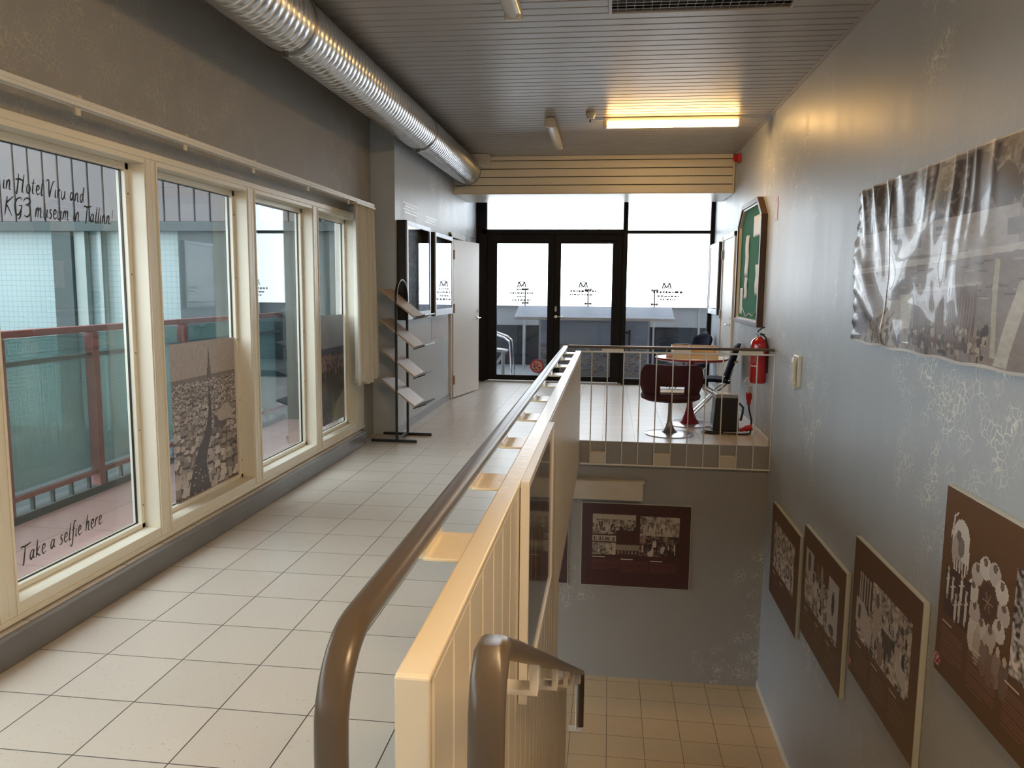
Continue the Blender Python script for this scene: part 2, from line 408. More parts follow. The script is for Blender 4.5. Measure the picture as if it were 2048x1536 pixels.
# ledge below the windows
b = MB(); b.box(XLW, -2.25, YB, 7.02, 0, .117)
led = struct(b.build('trim_3', 'ledge', bevel=.006), 'low grey painted ledge along the foot of the windows', 'ledge')
b = MB(); b.box(XLW, -2.285, YB, 7.0, .1165, .1215); b.build('tile_strip', 'tile', led)
# baseboards
b = MB(); b.box(XCOL, XCOL+.012, 7.51, 10.1, 0, .07); b.box(XCOL, XCOL+.012, 11.15, 12.1, 0, .07)
struct(b.build('baseboard_left', 'ledge', bevel=.003), 'pale grey skirting along the far left wall', 'baseboard')
b = MB(); b.box(XR-.012, XR, 5.9, 7.53, LOWZ, LOWZ+.07); b.box(XR-.012, XR, 7.55, 12.1, 0, .07)
struct(b.build('baseboard_right', 'white', bevel=.003), 'pale skirting along the right wall', 'baseboard')

# windows along the left wall
FX, GX = -2.32, -2.44
mull = [(-2.80, -2.69), (-1.70, -1.59), (-.59, -.48), (.50, .61), (1.61, 1.725), (2.615, 2.728), (3.724, 3.837), (4.836, 4.955), (5.95, 6.07), (6.959, 7.18)]
zb, zt = .131, 2.082
nw = 0
for i in range(len(mull)-1):
    a0, a1 = mull[i][1], mull[i+1][0]; nw += 1
    b = MB()
    hm = (mull[i][0]+mull[i][1])/2 if i else mull[i][0]
    h2 = (mull[i+1][0]+mull[i+1][1])/2 if i < len(mull)-2 else mull[i+1][1]
    # casing face and reveals
    b.box(-2.462, FX, hm, a0, zb, 2.115); b.box(-2.462, FX, a1, h2, zb, 2.115)
    b.box(-2.462, FX, a0, a1, zb, .199); b.box(-2.462, FX, a0, a1, 2.07, 2.115)
    b.box(-2.462, FX+.008, hm, h2, zb-.004, .150); b.box(-2.462, FX+.008, hm, h2, 2.095, 2.13)
    # moulding along the mullion
    b.box(FX, FX+.006, a0-.018, a0-.006, .15, 2.09); b.box(FX, FX+.006, a1+.006, a1+.018, .15, 2.09)
    # inner sash bead with screws
    b.box(-2.455, -2.405, a0, a0+.03, .199, 2.07); b.box(-2.455, -2.405, a1-.03, a1, .199, 2.07)
    b.box(-2.455, -2.405, a0, a1, .199, .226); b.box(-2.455, -2.405, a0, a1, 2.035, 2.07)
    fr = struct(b.build('window_%d' % nw, 'cream', bevel=.004), {6: 'cream window with black script lettering on its glass', 7: 'cream window holding the sepia aerial print', 8: 'cream window with no print, between the two holding prints', 9: 'last cream window by the curtain, holding the coloured print'}.get(nw, 'cream window %s before the lettered one' % ['', 'five places', 'four places', 'three places', 'two places', 'just'][min(nw, 5)]), 'window')
    b = MB(); 
    for k in range(5):
        zz = .32+k*.4
        for yy in (a0+.015, a1-.015): b.lathe([(.0001, 0), (.005, .001), (.004, .004), (.0001, .005)], (-2.405, yy, zz), 8, 'x')
    b.build('screw', 'clamp', fr)
    b = MB(); b.box(GX-.002, GX+.002, a0+.028, a1-.028, .224, 2.038); b.build('pane', 'glass', fr)
    b = MB()
    for (p0, p1, q0, q1) in ((a0+.03, a0+.034, .226, 2.035), (a1-.034, a1-.03, .226, 2.035), (a0+.03, a1-.03, .226, .230), (a0+.03, a1-.03, 2.031, 2.035)):
        b.box(-2.438, -2.428, p0, p1, q0, q1)
    b.build('gasket', 'black', fr)

# ================================================================== far glazing with double door
GY = 12.2
b = MB()
b.box(-2.09, -1.92, GY-.04, GY+.05, 0, CZ); b.box(1.48, XR, GY-.04, GY+.05, 0, CZ); b.box(.18, .253, GY-.04, GY+.05, 0, CZ)
b.box(-2.0, .2, GY-.04, GY+.05, 2.305, 2.38); b.box(.25, 1.5, GY-.03, GY+.05, 2.318, 2.365); b.box(.25, 1.5, GY-.03, GY+.05, 0, .09); b.box(-2.0, 1.5, GY-.03, GY+.05, CZ-.06, CZ)
b.box(-1.93, -1.895, GY+.02, GY+.05, 0, 2.31); b.box(-.885, -.835, GY+.021, GY+.04, .03, 2.3); b.box(.15, .19, GY+.02, GY+.05, 0, 2.31); b.box(-1.93, .19, GY+.02, GY+.05, 2.28, 2.31)
gz = struct(b.build('window_10', 'frame_dark', bevel=.004), 'dark framed glazing wall at the end of the corridor', 'window')
b = MB(); b.box(.25, 1.48, GY+.01, GY+.016, .09, 2.318); b.build('fixed_pane', 'glass_clear', gz)
b = MB(); b.box(.25, 1.48, GY+.01, GY+.016, 2.365, CZ-.06); b.build('upper_pane', 'glass_clear', gz)
b = MB(); b.box(-1.92, .18, GY+.01, GY+.016, 2.38, CZ-.06); b.build('upper_pane', 'glass_clear', gz)
b = MB(); b.box(-1.93, .2, GY-.10, GY-.035, 0, .022); b.build('threshold', 'alu', gz)
def leaf(n, x0, x1, gx0, gx1, lab):
    b = MB(); b.box(x0, gx0, GY-.035, GY+.02, .03, 2.30); b.box(gx1, x1, GY-.035, GY+.02, .03, 2.30)
    b.box(gx0, gx1, GY-.035, GY+.02, .03, .11); b.box(gx0, gx1, GY-.035, GY+.02, 2.166, 2.30)
    d = struct(b.build('door_%d' % n, 'frame_dark', bevel=.004), lab, 'door')
    b = MB(); b.box(gx0, gx1, GY-.006, GY, .11, 2.166); b.build('glass_pane', 'glass_clear', d)
    return d
d1 = leaf(1, -1.915, -.862, -1.76, -.964, 'left leaf of the dark framed glass double door, with a round red sticker')
d2 = leaf(2, -.858, .175, -.761, .028, 'right leaf of the dark framed glass double door, with a lever handle')
b = MB(); b.lathe([(.0001, 0), (.024, 0), (.024, -.01), (.012, -.014), (.012, -.05), (.0001, -.05)], (-.83, GY-.035, 1.04), 14, 'y'); b.tube([(-.83, GY-.085, 1.04), (-.79, GY-.09, 1.043), (-.72, GY-.088, 1.04)], .010, 8)
b.build('door_handle', 'chrome', d2, smooth=True)
b = MB(); b.lathe([(.0001, 0), (.02, 0), (.02, -.012), (.0001, -.013)], (-.83, GY-.035, 1.15), 14, 'y'); b.box(-.846, -.814, GY-.05, GY-.035, 1.12, 1.2); b.build('lock_cylinder', 'alu', d2, bevel=.003)
b = MB(); b.box(-.16, .1, GY-.09, GY-.035, 2.21, 2.27); b.box(-.25, -.02, GY-.12, GY-.105, 2.175, 2.19); b.box(-.03, -.01, GY-.12, GY-.06, 2.175, 2.23); b.build('door_closer', 'frame_dark', d2, bevel=.003)

# small unreadable printed lines: made of word-sized dashes
def dash_lines(b, axis, fixed, th, x0, rows, seed):
    rnd = random.Random(seed)
    for (cx, z, w, h) in rows:
        x = cx-w/2
        while x < cx+w/2-h*.3:
            l = min(rnd.uniform(.6, 1.7)*h, cx+w/2-x)
            if axis == 'y': b.box(x, x+l, fixed-th, fixed, z-h/2*rnd.uniform(.7, 1), z+h/2*rnd.uniform(.7, 1))
            else: b.box(fixed-th, fixed, x, x+l, z-h/2*rnd.uniform(.7, 1), z+h/2*rnd.uniform(.7, 1))
            x += l+h*rnd.uniform(.25, .6)
def logo(b, x, z, s, y):
    def bar(p, q, w):
        b.tube([(p[0], y, p[1]), (q[0], y, q[1])], w, 4)
    bar((x-s*.55, z-s*.4), (x-s*.4, z+s*.35), s*.08); bar((x-s*.4, z+s*.35), (x, z-s*.3), s*.08); bar((x, z-s*.3), (x+s*.4, z+s*.35), s*.08); bar((x+s*.4, z+s*.35), (x+s*.55, z-s*.4), s*.08)
    bar((x-s*.28, z-s*.4), (x-s*.22, z-s*.05), s*.06); bar((x+s*.28, z-s*.4), (x+s*.22, z-s*.05), s*.06)
    b.tube([(x+math.cos(a)*s*.3, y, z+s*.1+math.sin(a)*s*.34) for a in np.linspace(.2, PI-.2, 9)], s*.05, 4)
YV = GY-.012
for k, (cx, rows, lab) in enumerate((
    (-1.37, [(-.0, 1.455, .16, .02), (0, 1.40, .36, .026), (.0, 1.345, .16, .02), (0, 1.29, .30, .026)], 'small grey lettering and emblem on the left door pane'),
    (-.41, [(0, 1.44, .40, .03), (-.03, 1.385, .36, .026)], 'small grey lettering and emblem on the right door pane'),
    (.86, [(0.02, 1.435, .44, .032), (.03, 1.375, .34, .024), (.02, 1.325, .22, .022)], 'small grey lettering and emblem on the fixed pane right of the doors'))):
    t = thing('window_lettering', (cx, YV, 1.3), lab, 'lettering', 'lettering on the far glazing')
    for j, r in enumerate(rows):
        b = MB(); dash_lines(b, 'y', YV, .001, 0, [(cx+r[0], r[1], r[2], r[3]*1.1)], k*7+j); b.build('text_line', 'lettering_g', t)
    b = MB(); logo(b, cx, 1.535, .115, YV); b.build('emblem', 'lettering_g', t)
# round prohibition sticker
st = thing('warning_sticker', (-1.114, YV, .258), 'round red and pink prohibition sticker at the foot of the left glass door', 'sticker')
b = MB(); b.lathe([(.0001, 0), (.098, 0), (.098, .001), (.0001, .001)], (-1.114, YV-.001, .258), 32, 'y'); b.build('disc', simple('pink_sticker', (.62, .33, .30, 1), .5), st)
b = MB(); b.tube([(-1.114+.098*math.cos(a), YV-.003, .258+.098*math.sin(a)) for a in np.linspace(0, 2*PI, 33)[:-1]], .011, 6, closed=True); b.tube([(-1.114-.07, YV-.003, .258+.07), (-1.114+.07, YV-.003, .258-.07)], .008, 6); b.build('ring', 'redp', st)
b = MB()
PG = ((-.035, -.01, .022, .03), (-.03, -.05, .03, .014), (.0, -.055, .02, .02), (.01, .03, .028, .016), (.05, -.02, .024, .014), (-.05, .005, .012, .02))
b.bm.free()
for (x, z, w, h) in PG:
    b = MB(); b.box(-1.114+x-w/2, -1.114+x+w/2, YV-.004, YV-.002, .258+z-h/2, .258+z+h/2); b.build('pictogram_mark', 'lettering', st)

# ---------------- white door at the far left, ajar
b = MB(); b.box(-2.09, -2.06, 10.08, 10.13, 0, 2.17); b.box(-2.09, -2.06, 11.12, 11.17, 0, 2.17); b.box(-2.09, -2.06, 10.08, 11.17, 2.13, 2.19)
fr = struct(b.build('door_3', 'doorw', bevel=.003), 'white door standing ajar at the far left wall', 'door')
ang = math.atan2(.185, .935)
T = Matrix.Translation((-2.045, 10.14, 0)) @ Matrix.Rotation(-ang, 4, 'Z')
b = MB(); b.box(-.04, 0, 0, .955, .012, 2.10, T); leafd = b.build('door_leaf', 'doorw', fr, bevel=.003)
b = MB()
for zz in (.25, 1.2, 1.9): b.lathe([(.0001, -.06), (.012, -.06), (.012, .06), (.0001, .06)], (-2.03, 10.13, zz), 10); b.box(0.0, .003, .0, .04, zz-.05, zz+.05, T)
b.build('hinge', simple('brass_hinge', (.45, .3, .22, 1), .35, .6), fr)
b = MB(); b.lathe([(.0001, 0), (.022, 0), (.022, .01), (.009, .012), (.009, .05), (.0001, .05)], (0, 0, 0), 12, 'x'); b.tube([(.05, 0, 0), (.052, -.02, 0), (.05, -.11, 0)], .009, 8)
b.lathe([(.0001, 0), (.018, 0), (.018, .012), (.0001, .012)], (0, 0, .09), 12, 'x')
for v in b.bm.verts: v.co = T @ (v.co + Vector((0, .89, 1.05)))
b.build('door_handle', 'chrome', fr, smooth=True)
# ---------------- white door on the right
b = MB(); b.box(XR-.03, XR, 10.0, 10.06, 0, 2.2); b.box(XR-.03, XR, 11.0, 11.06, 0, 2.2); b.box(XR-.03, XR, 10.0, 11.06, 2.14, 2.2)
fr = struct(b.build('door_4', 'doorw', bevel=.003), 'closed white door in the right wall beyond the green notice board', 'door')
b = MB(); b.box(XR-.016, XR, 10.06, 11.0, .01, 2.14); b.build('door_leaf', 'doorw', fr, bevel=.002)
b = MB()
for zz in (.25, 1.15, 1.95): b.lathe([(.0001, -.06), (.012, -.06), (.012, .06), (.0001, .06)], (XR-.035, 11.0, zz), 10)
b.build('hinge', 'alu', fr)
b = MB(); b.lathe([(.0001, 0), (.022, 0), (.022, -.01), (.009, -.012), (.009, -.05), (.0001, -.05)], (XR-.016, 10.14, 1.04), 12, 'x'); b.tube([(XR-.066, 10.14, 1.04), (XR-.07, 10.18, 1.04), (XR-.066, 10.26, 1.035)], .009, 8); b.lathe([(.0001, 0), (.018, 0), (.018, -.012), (.0001, -.012)], (XR-.016, 10.14, 1.12), 12, 'x')
b.build('door_handle', 'chrome', fr, smooth=True)

# ================================================================== printed pictures (flat colours on a fine grid)
class Art:
    def __init__(s, w, h, c):
        s.w, s.h = w, h; s.a = np.zeros((h, w, 3)); s.a[:] = [lin(v) for v in c]; s.rs = np.random.RandomState(w*7+h)
        s.yy, s.xx = np.mgrid[0:h, 0:w]; s.yy = (s.yy+.5)/h; s.xx = (s.xx+.5)/w
    def fill(s, m, c): s.a[m] = [lin(v) for v in c]
    def rect(s, x0, y0, x1, y1, c): s.fill((s.xx >= x0) & (s.xx < x1) & (s.yy >= y0) & (s.yy < y1), c)
    def ell(s, cx, cy, rx, ry, c): s.fill(((s.xx-cx)/rx)**2+((s.yy-cy)/ry)**2 < 1, c)
    def poly(s, pts, c):
        m = np.zeros(s.xx.shape, bool); n = len(pts)
        for i in range(n):
            (x0, y0), (x1, y1) = pts[i], pts[(i+1) % n]
            if y0 == y1: continue
            k = ((s.yy > min(y0, y1)) & (s.yy <= max(y0, y1)) & (s.xx < (x1-x0)*(s.yy-y0)/(y1-y0)+x0)); m ^= k
        s.fill(m, c)
    def line(s, x0, y0, x1, y1, w, c):
        d = np.array([x1-x0, (y1-y0)*s.h/s.w]); L = max(1e-6, np.hypot(*d)); px = s.xx-x0; py = (s.yy-y0)*s.h/s.w
        t = np.clip((px*d[0]+py*d[1])/L**2, 0, 1); s.fill(np.hypot(px-t*d[0], py-t*d[1]) < w/2, c)
    def noise(s, n):
        g = s.rs.rand(n+2, n+2); u = s.xx*n; v = s.yy*n; i = u.astype(int); j = v.astype(int); fu = u-i; fv = v-j
        return (g[j, i]*(1-fu)+g[j, i+1]*fu)*(1-fv)+(g[j+1, i]*(1-fu)+g[j+1, i+1]*fu)*fv
    def photo(s, x0, y0, x1, y1, lo, hi, gamma=1.0, people=0, pc=((40, 30, 28), (200, 190, 185))):
        m = (s.xx >= x0) & (s.xx < x1) & (s.yy >= y0) & (s.yy < y1)
        n = (s.noise(9)*.25+s.noise(27)*.40+s.noise(70)*.45); n = np.clip((n-.38)/.34, 0, 1)**gamma
        L = np.array([lin(v) for v in lo]); H = np.array([lin(v) for v in hi])
        s.a[m] = (L+(H-L)*n[..., None])[m]
        for k in range(people):
            px = x0+(x1-x0)*s.rs.rand(); base = y0+(y1-y0)*(.55+.4*s.rs.rand()); hh = (y1-y0)*.34*(.7+.5*s.rs.rand()); c = pc[k % 2]
            if px < x0+.01 or px > x1-.01: continue
            ar = s.h/s.w
            s.ell(px, base-hh*.45, hh*.13*ar, hh*.42, c); s.ell(px, base-hh*.95, hh*.075*ar, hh*.10, pc[1] if k % 3 else (170, 150, 140))
def print_mesh(name, art, corner, du, dv, mat, parent=None, disp=None):
    """corner = top-left world point as the viewer reads it, du = vector to the right, dv = vector downwards"""
    w, h = art.w, art.h; c, du, dv = Vector(corner), Vector(du), Vector(dv)
    U = np.linspace(0, 1, w+1); Vv = np.linspace(0, 1, h+1); G = np.zeros(((h+1), (w+1), 3))
    for k in range(3): G[..., k] = c[k]+U[None, :]*du[k]+Vv[:, None]*dv[k]
    if disp is not None: G = disp(G, U[None, :]+0*Vv[:, None], Vv[:, None]+0*U[None, :])
    idx = np.arange((w+1)*(h+1)).reshape(h+1, w+1)
    F = np.stack([idx[:-1, :-1], idx[1:, :-1], idx[1:, 1:], idx[:-1, 1:]], -1).reshape(-1, 4)
    me = bpy.data.meshes.new(name); me.from_pydata(G.reshape(-1, 3).tolist(), [], F.tolist())
    at = me.color_attributes.new('print', 'FLOAT_COLOR', 'CORNER')
    colr = np.repeat(np.concatenate([art.a.reshape(-1, 3), np.ones((w*h, 1))], 1), 4, 0).astype(np.float32)
    at.data.foreach_set('color', colr.ravel()); me.materials.append(M[mat])
    if disp is not None: me.shade_smooth()
    o = bpy.data.objects.new(name, me); COL.objects.link(o)
    if parent is not None: o.parent = parent; o.matrix_parent_inverse = Matrix.Translation(-Vector(parent.location))
    return o

# --- aerial view of a snowy town, second window
def snow_town():
    A = Art(170, 200, (150, 140, 138)); rs = A.rs
    A.rect(0, 0, 1, .235, (158, 148, 146))
    A.rect(0, .225, 1, .27, (112, 102, 102)); A.poly([(.50, .22), (.515, .09), (.525, .04), (.535, .09), (.55, .22)], (92, 82, 84)); A.rect(.495, .18, .555, .26, (96, 88, 88))
    y = .26
    while y < 1.02:
        t = (y-.26)/.74; s = .022+.085*t**1.3; x = -.05+rs.rand()*.03
        while x < 1.02:
            w = s*(.6+1.1*rs.rand()); h = s*(.5+.6*rs.rand()); sk = s*.5*(rs.rand()-.5); v = rs.rand(); g = 95+95*rs.rand()**.8; yy = y+(rs.rand()-.5)*s*.6
            dk = 45+50*rs.rand()*(1-t*.5)
            A.rect(x, yy, x+w, yy+h*.9, (dk+6, dk-4, dk))
            A.poly([(x, yy+h*.35), (x+w*.35+sk, yy-h*.25), (x+w+sk*.4, yy-h*.1), (x+w*.95, yy+h*.42), (x+w*.3, yy+h*.5)], (g, g-8, g-8))
            if t > .25:
                for k in range(int(1+t*5)): xx = x+w*(.1+.8*rs.rand()); A.rect(xx, yy+h*.5, xx+.006, yy+h*.5+.01+.008*t, (50, 42, 46) if rs.rand() < .6 else (150, 142, 142))
            x += w*.92
        y += s*.55
    road = (62, 54, 60)
    A.poly([(.505, .30), (.52, .30), (.545, .5), (.53, .62), (.47, .72), (.44, .80), (.47, .92), (.51, 1), (.17, 1), (.20, .9), (.28, .75), (.39, .65), (.46, .56), (.50, .46)], road)
    for k in range(26): A.ell(.22+.24*rs.rand(), .78+.21*rs.rand(), .012, .006, (150, 142, 145) if k % 2 else (40, 34, 40))
    A.rect(.575, .51, .77, .60, (82, 74, 82)); A.poly([(.6, .50), (.78, .44), (.88, .5), (.86, .56), (.66, .56)], (165, 156, 155))
    A.a *= (1.25*(.88+.24*A.noise(60)))[..., None]
    return A
o = print_mesh('aerial_print', snow_town(), (-2.425, 4.055, 1.137), (0, .80, 0), (0, 0, -.925), 'sepia')
tag(o, 'sepia aerial photo print of snowy rooftops and a spire standing in the window', 'poster')
def garden():
    A = Art(80, 110, (120, 125, 135)); A.rect(0, 0, 1, .30, (132, 134, 146)); A.a *= (.9+.2*A.noise(8))[..., None]
    A.rect(0, .30, 1, .38, (52, 60, 92)); 
    for k in range(220):
        x, y = A.rs.rand(), .36+.22*A.rs.rand(); A.ell(x, y, .03, .018, [(126, 88, 96), (92, 62, 84), (150, 118, 110), (60, 58, 70)][k % 4])
    A.rect(0, .56, 1, 1, (50, 52, 46)); 
    for k in range(240):
        x, y = A.rs.rand(), .54+.46*A.rs.rand(); A.ell(x, y, .05, .05, [(44, 46, 44), (62, 56, 44), (30, 32, 36), (84, 66, 48), (58, 62, 58)][k % 5])
    A.poly([(.45, .95), (.62, .82), (1, .72), (1, 1), (.4, 1)], (128, 126, 120)); A.poly([(.4, .92), (.5, .8), (.58, .84), (.48, .97)], (96, 100, 44))
    return A
o = print_mesh('garden_print', garden(), (-2.425, 6.36, 1.22), (0, .56, 0), (0, 0, -.95), 'sepia')
tag(o, 'coloured photo print of a dark garden standing in the last window', 'poster')

# --- wrinkled banner on the right wall
def square_photo():
    A = Art(560, 200, (150, 140, 138)); rs = A.rs
    A.rect(0, 0, 1, 1, (138, 126, 122)); A.photo(0, 0, 1, .31, (58, 48, 42), (150, 136, 126), 1.0)
    for k in range(320): 
        x, y = rs.rand(), .02+.26*rs.rand(); w, h = .004+.012*rs.rand(), .015+.05*rs.rand(); g = 52+75*rs.rand(); A.rect(x, y, x+w, y+h, (g+10, g, g-4))
    for k in range(60): x, y = rs.rand(), .05+.25*rs.rand(); A.ell(x, y, .008+.008*rs.rand(), .02+.03*rs.rand(), (62, 50, 42))
    for (x, y, rx, ry) in ((.62, .16, .05, .12), (.55, .26, .03, .05), (.7, .22, .04, .1)): A.ell(x, y, rx, ry, (70, 54, 44))
    A.rect(0, .30, .75, .47, (168, 160, 158))
    for k in range(24): x = rs.rand(); A.rect(x, .33+.1*rs.rand(), x+.05, .335+.1*rs.rand(), (120, 110, 108))
    A.poly([(0, .52), (1, .44), (1, .47), (0, .555)], (186, 180, 176))
    A.poly([(0, .555), (1, .47), (1, .80), (0, .80)], (136, 126, 124))
    for k in range(70): x, y = rs.rand(), .52+.18*rs.rand(); A.rect(x, y, x+.03, y+.008, (100, 90, 88) if k % 2 else (168, 158, 156))
    # columned building
    A.poly([(.38, .66), (.64, .62), (.64, .93), (.38, .95)], (98, 76, 68)); A.poly([(.37, .655), (.65, .615), (.65, .63), (.37, .67)], (170, 158, 150))
    for k in range(26): x = .39+k*.0095; A.rect(x, .67+.0*k, x+.003, .90, (142, 122, 112))
    for j in range(4): A.rect(.385, .70+j*.055, .635, .705+j*.055, (120, 98, 88))
    for k in range(4): A.ell(.40+k*.065, .64-.01*k, .006, .03, (160, 148, 140))
    A.poly([(.05, 1), (.24, .72), (.34, .70), (.24, 1)], (160, 146, 130)); A.line(.10, 1, .24, .76, .004, (90, 76, 66)); A.line(.16, 1, .27, .78, .003, (90, 76, 66))
    A.poly([(0, .80), (.12, .80), (.05, 1), (0, 1)], (74, 62, 66))
    for k in range(260): x, y = .08+.6*rs.rand(), .82+.17*rs.rand(); A.ell(x, y, .003+.005*rs.rand(), .008+.02*rs.rand(), [(78, 62, 60), (172, 156, 140), (60, 48, 50), (120, 104, 94)][k % 4])
    A.poly([(.30, .68), (.37, .68), (.36, .86), (.31, .88)], (178, 168, 150)); A.poly([(.685, .52), (.70, .52), (.705, .95), (.69, .95)], (180, 172, 158)); A.poly([(.76, .62), (.80, .6), (.74, .98), (.70, .98)], (190, 184, 176)); A.rect(.8, .6, 1, 1, (118, 106, 96))
    A.a *= (.85+.3*A.noise(80))[..., None]
    A.rect(0, .985, 1, 1, (206, 200, 198)); A.rect(0, 0, 1, .008, (200, 190, 180))
    return A
def wrinkle(G, U, V):
    d = .004+0*U
    top = np.exp(-V*3.2)
    for (c, w, a) in ((.03, .010, .014), (.075, .014, -.012), (.115, .014, .017), (.16, .016, -.014), (.20, .015, .016), (.27, .022, .012), (.34, .018, -.010), (.40, .007, .006), (.44, .007, -.006), (.52, .008, .010), (.545, .007, -.010), (.57, .008, .012), (.60, .008, .010), (.66, .010, .008), (.8, .02, .012), (.9, .02, -.010)):
        d += a*top*np.exp(-((U-c-.10*V*(1 if c < .3 else -.3))/(w*(1+2.2*V)))**2)
    # long diagonal folds on the left part
    q = (V-.42)-(U*2.1); d += .018*np.exp(-(q/.09)**2)*np.exp(-((U-.10)/.14)**2)
    q = (V-.60)-(U*1.5); d += .018*np.exp(-(q/.07)**2)*np.exp(-((U-.12)/.12)**2)
    q = (V-.30)+(U-.42)*2.4; d += .016*np.exp(-(q/.16)**2)*np.exp(-((V-.45)/.3)**2)
    q = (U-.62)-(V-.9)*.25; d += .016*np.exp(-(q/.05)**2)*np.clip((V-.45)*2.4, 0, 1)
    d += .010*np.exp(-((U-.22)/.003)**2)*.3
    d += .006*np.sin(V*60)*np.exp(-U/.012)+.004*np.sin(U*9+V*4)+.003*np.sin(U*23-V*11)+0.0008*np.sin(V*46+U*14)*np.exp(-((V-.55)/.2)**2)
    G[..., 0] -= np.clip(d+.010, .002, .06); G[..., 2] += .004*np.sin(U*40)*(V > .95)
    return G
M['banner'] = art_material('glossy_vinyl_print', .38, .22)
o = print_mesh('banner', square_photo(), (XR-.004, 5.145, 2.083), (0, -2.62, 0), (0, 0, -.922), 'banner', disp=wrinkle)
tag(o, 'wrinkled glossy sepia banner of an old city square pinned to the right wall', 'banner')

# --- brown information boards along the stairs
BR, BR2 = (100, 64, 28), (86, 46, 24)
def text_block(A, x0, y0, w, n, c=(128, 92, 72), head=(225, 215, 205)):
    A.rect(x0, y0, x0+w*.45, y0+.009, head)
    for k in range(n): A.rect(x0, y0+.03+k*.019, x0+w*(1 if k < n-1 else .6), y0+.03+k*.019+.008, c)
PL, PH = (50, 36, 32), (235, 228, 224)
def board_a():
    A = Art(120, 100, BR); A.photo(.12, .17, .86, .66, (96, 80, 72), PH, .8)
    for k, (x, y, r) in enumerate(((.28, .35, .08), (.48, .30, .10), (.66, .50, .09), (.34, .54, .07), (.56, .56, .06), (.76, .34, .06))):
        A.ell(x, y, r, r*1.15, (208, 200, 194)); A.ell(x, y, r*.7, r*.8, (112, 98, 92)); A.ell(x, y, r*.4, r*.45, (196, 188, 182))
    text_block(A, .12, .72, .22, 7, (98, 66, 40)); text_block(A, .40, .72, .22, 7, (98, 66, 40)); A.rect(0, .70, 1, 1, BR2); text_block(A, .12, .72, .22, 6, (100, 66, 44)); text_block(A, .40, .72, .22, 6, (100, 66, 44)); return A
def board_b():
    A = Art(120, 100, BR); A.photo(.10, .17, .88, .66, PL, PH, 1.0, 16); A.rect(.08, .17, .28, .40, (204, 198, 196)); A.ell(.18, .27, .04, .09, (88, 80, 84)); A.rect(.66, .17, .88, .62, (208, 206, 208)); A.ell(.77, .36, .03, .10, (60, 54, 60)); A.ell(.76, .58, .06, .04, (96, 84, 80))
    A.rect(.28, .17, .66, .30, BR); A.ell(.5, .26, .03, .09, (176, 164, 152)); A.ell(.4, .26, .03, .07, (120, 100, 84)); A.photo(.08, .40, .4, .62, (120, 110, 104), PH, .7, 3)
    text_block(A, .10, .72, .2, 7); text_block(A, .38, .72, .2, 7); text_block(A, .66, .72, .2, 7); return A
def board_c():
    A = Art(150, 122, BR); A.photo(.10, .18, .90, .68, PL, PH, .9, 30); A.photo(.36, .20, .9, .42, (84, 70, 64), (222, 216, 212), .8, 24)
    A.poly([(.08, .40), (.22, .40), (.36, .52), (.34, .66), (.08, .58)], (205, 200, 198)); A.rect(.12, .44, .16, .54, (70, 60, 60))
    A.rect(.10, .18, .34, .40, (74, 52, 40))
    for x in (.12, .155, .20, .245, .29): A.rect(x, .22, x+.018, .40, (206, 196, 186)); A.ell(x+.01, .22, .014, .026, (196, 182, 172))
    A.ell(.42, .40, .055, .13, (196, 186, 180)); A.ell(.42, .28, .03, .05, (120, 100, 90)); A.rect(.52, .42, .66, .54, (92, 74, 66))
    for x in np.arange(.53, .66, .022): A.rect(x, .42, x+.008, .54, (60, 46, 40))
    A.ell(.50, .60, .05, .08, (150, 136, 128)); A.poly([(.72, .46), (.86, .54), (.87, .66), (.74, .60)], (208, 206, 206))
    text_block(A, .10, .73, .22, 9); text_block(A, .38, .73, .22, 9); text_block(A, .66, .73, .22, 8); A.ell(.025, .93, .024, .032, (222, 200, 200)); A.ell(.025, .93, .020, .027, (190, 20, 50)); A.rect(.018, .915, .034, .945, (230, 220, 220)); return A
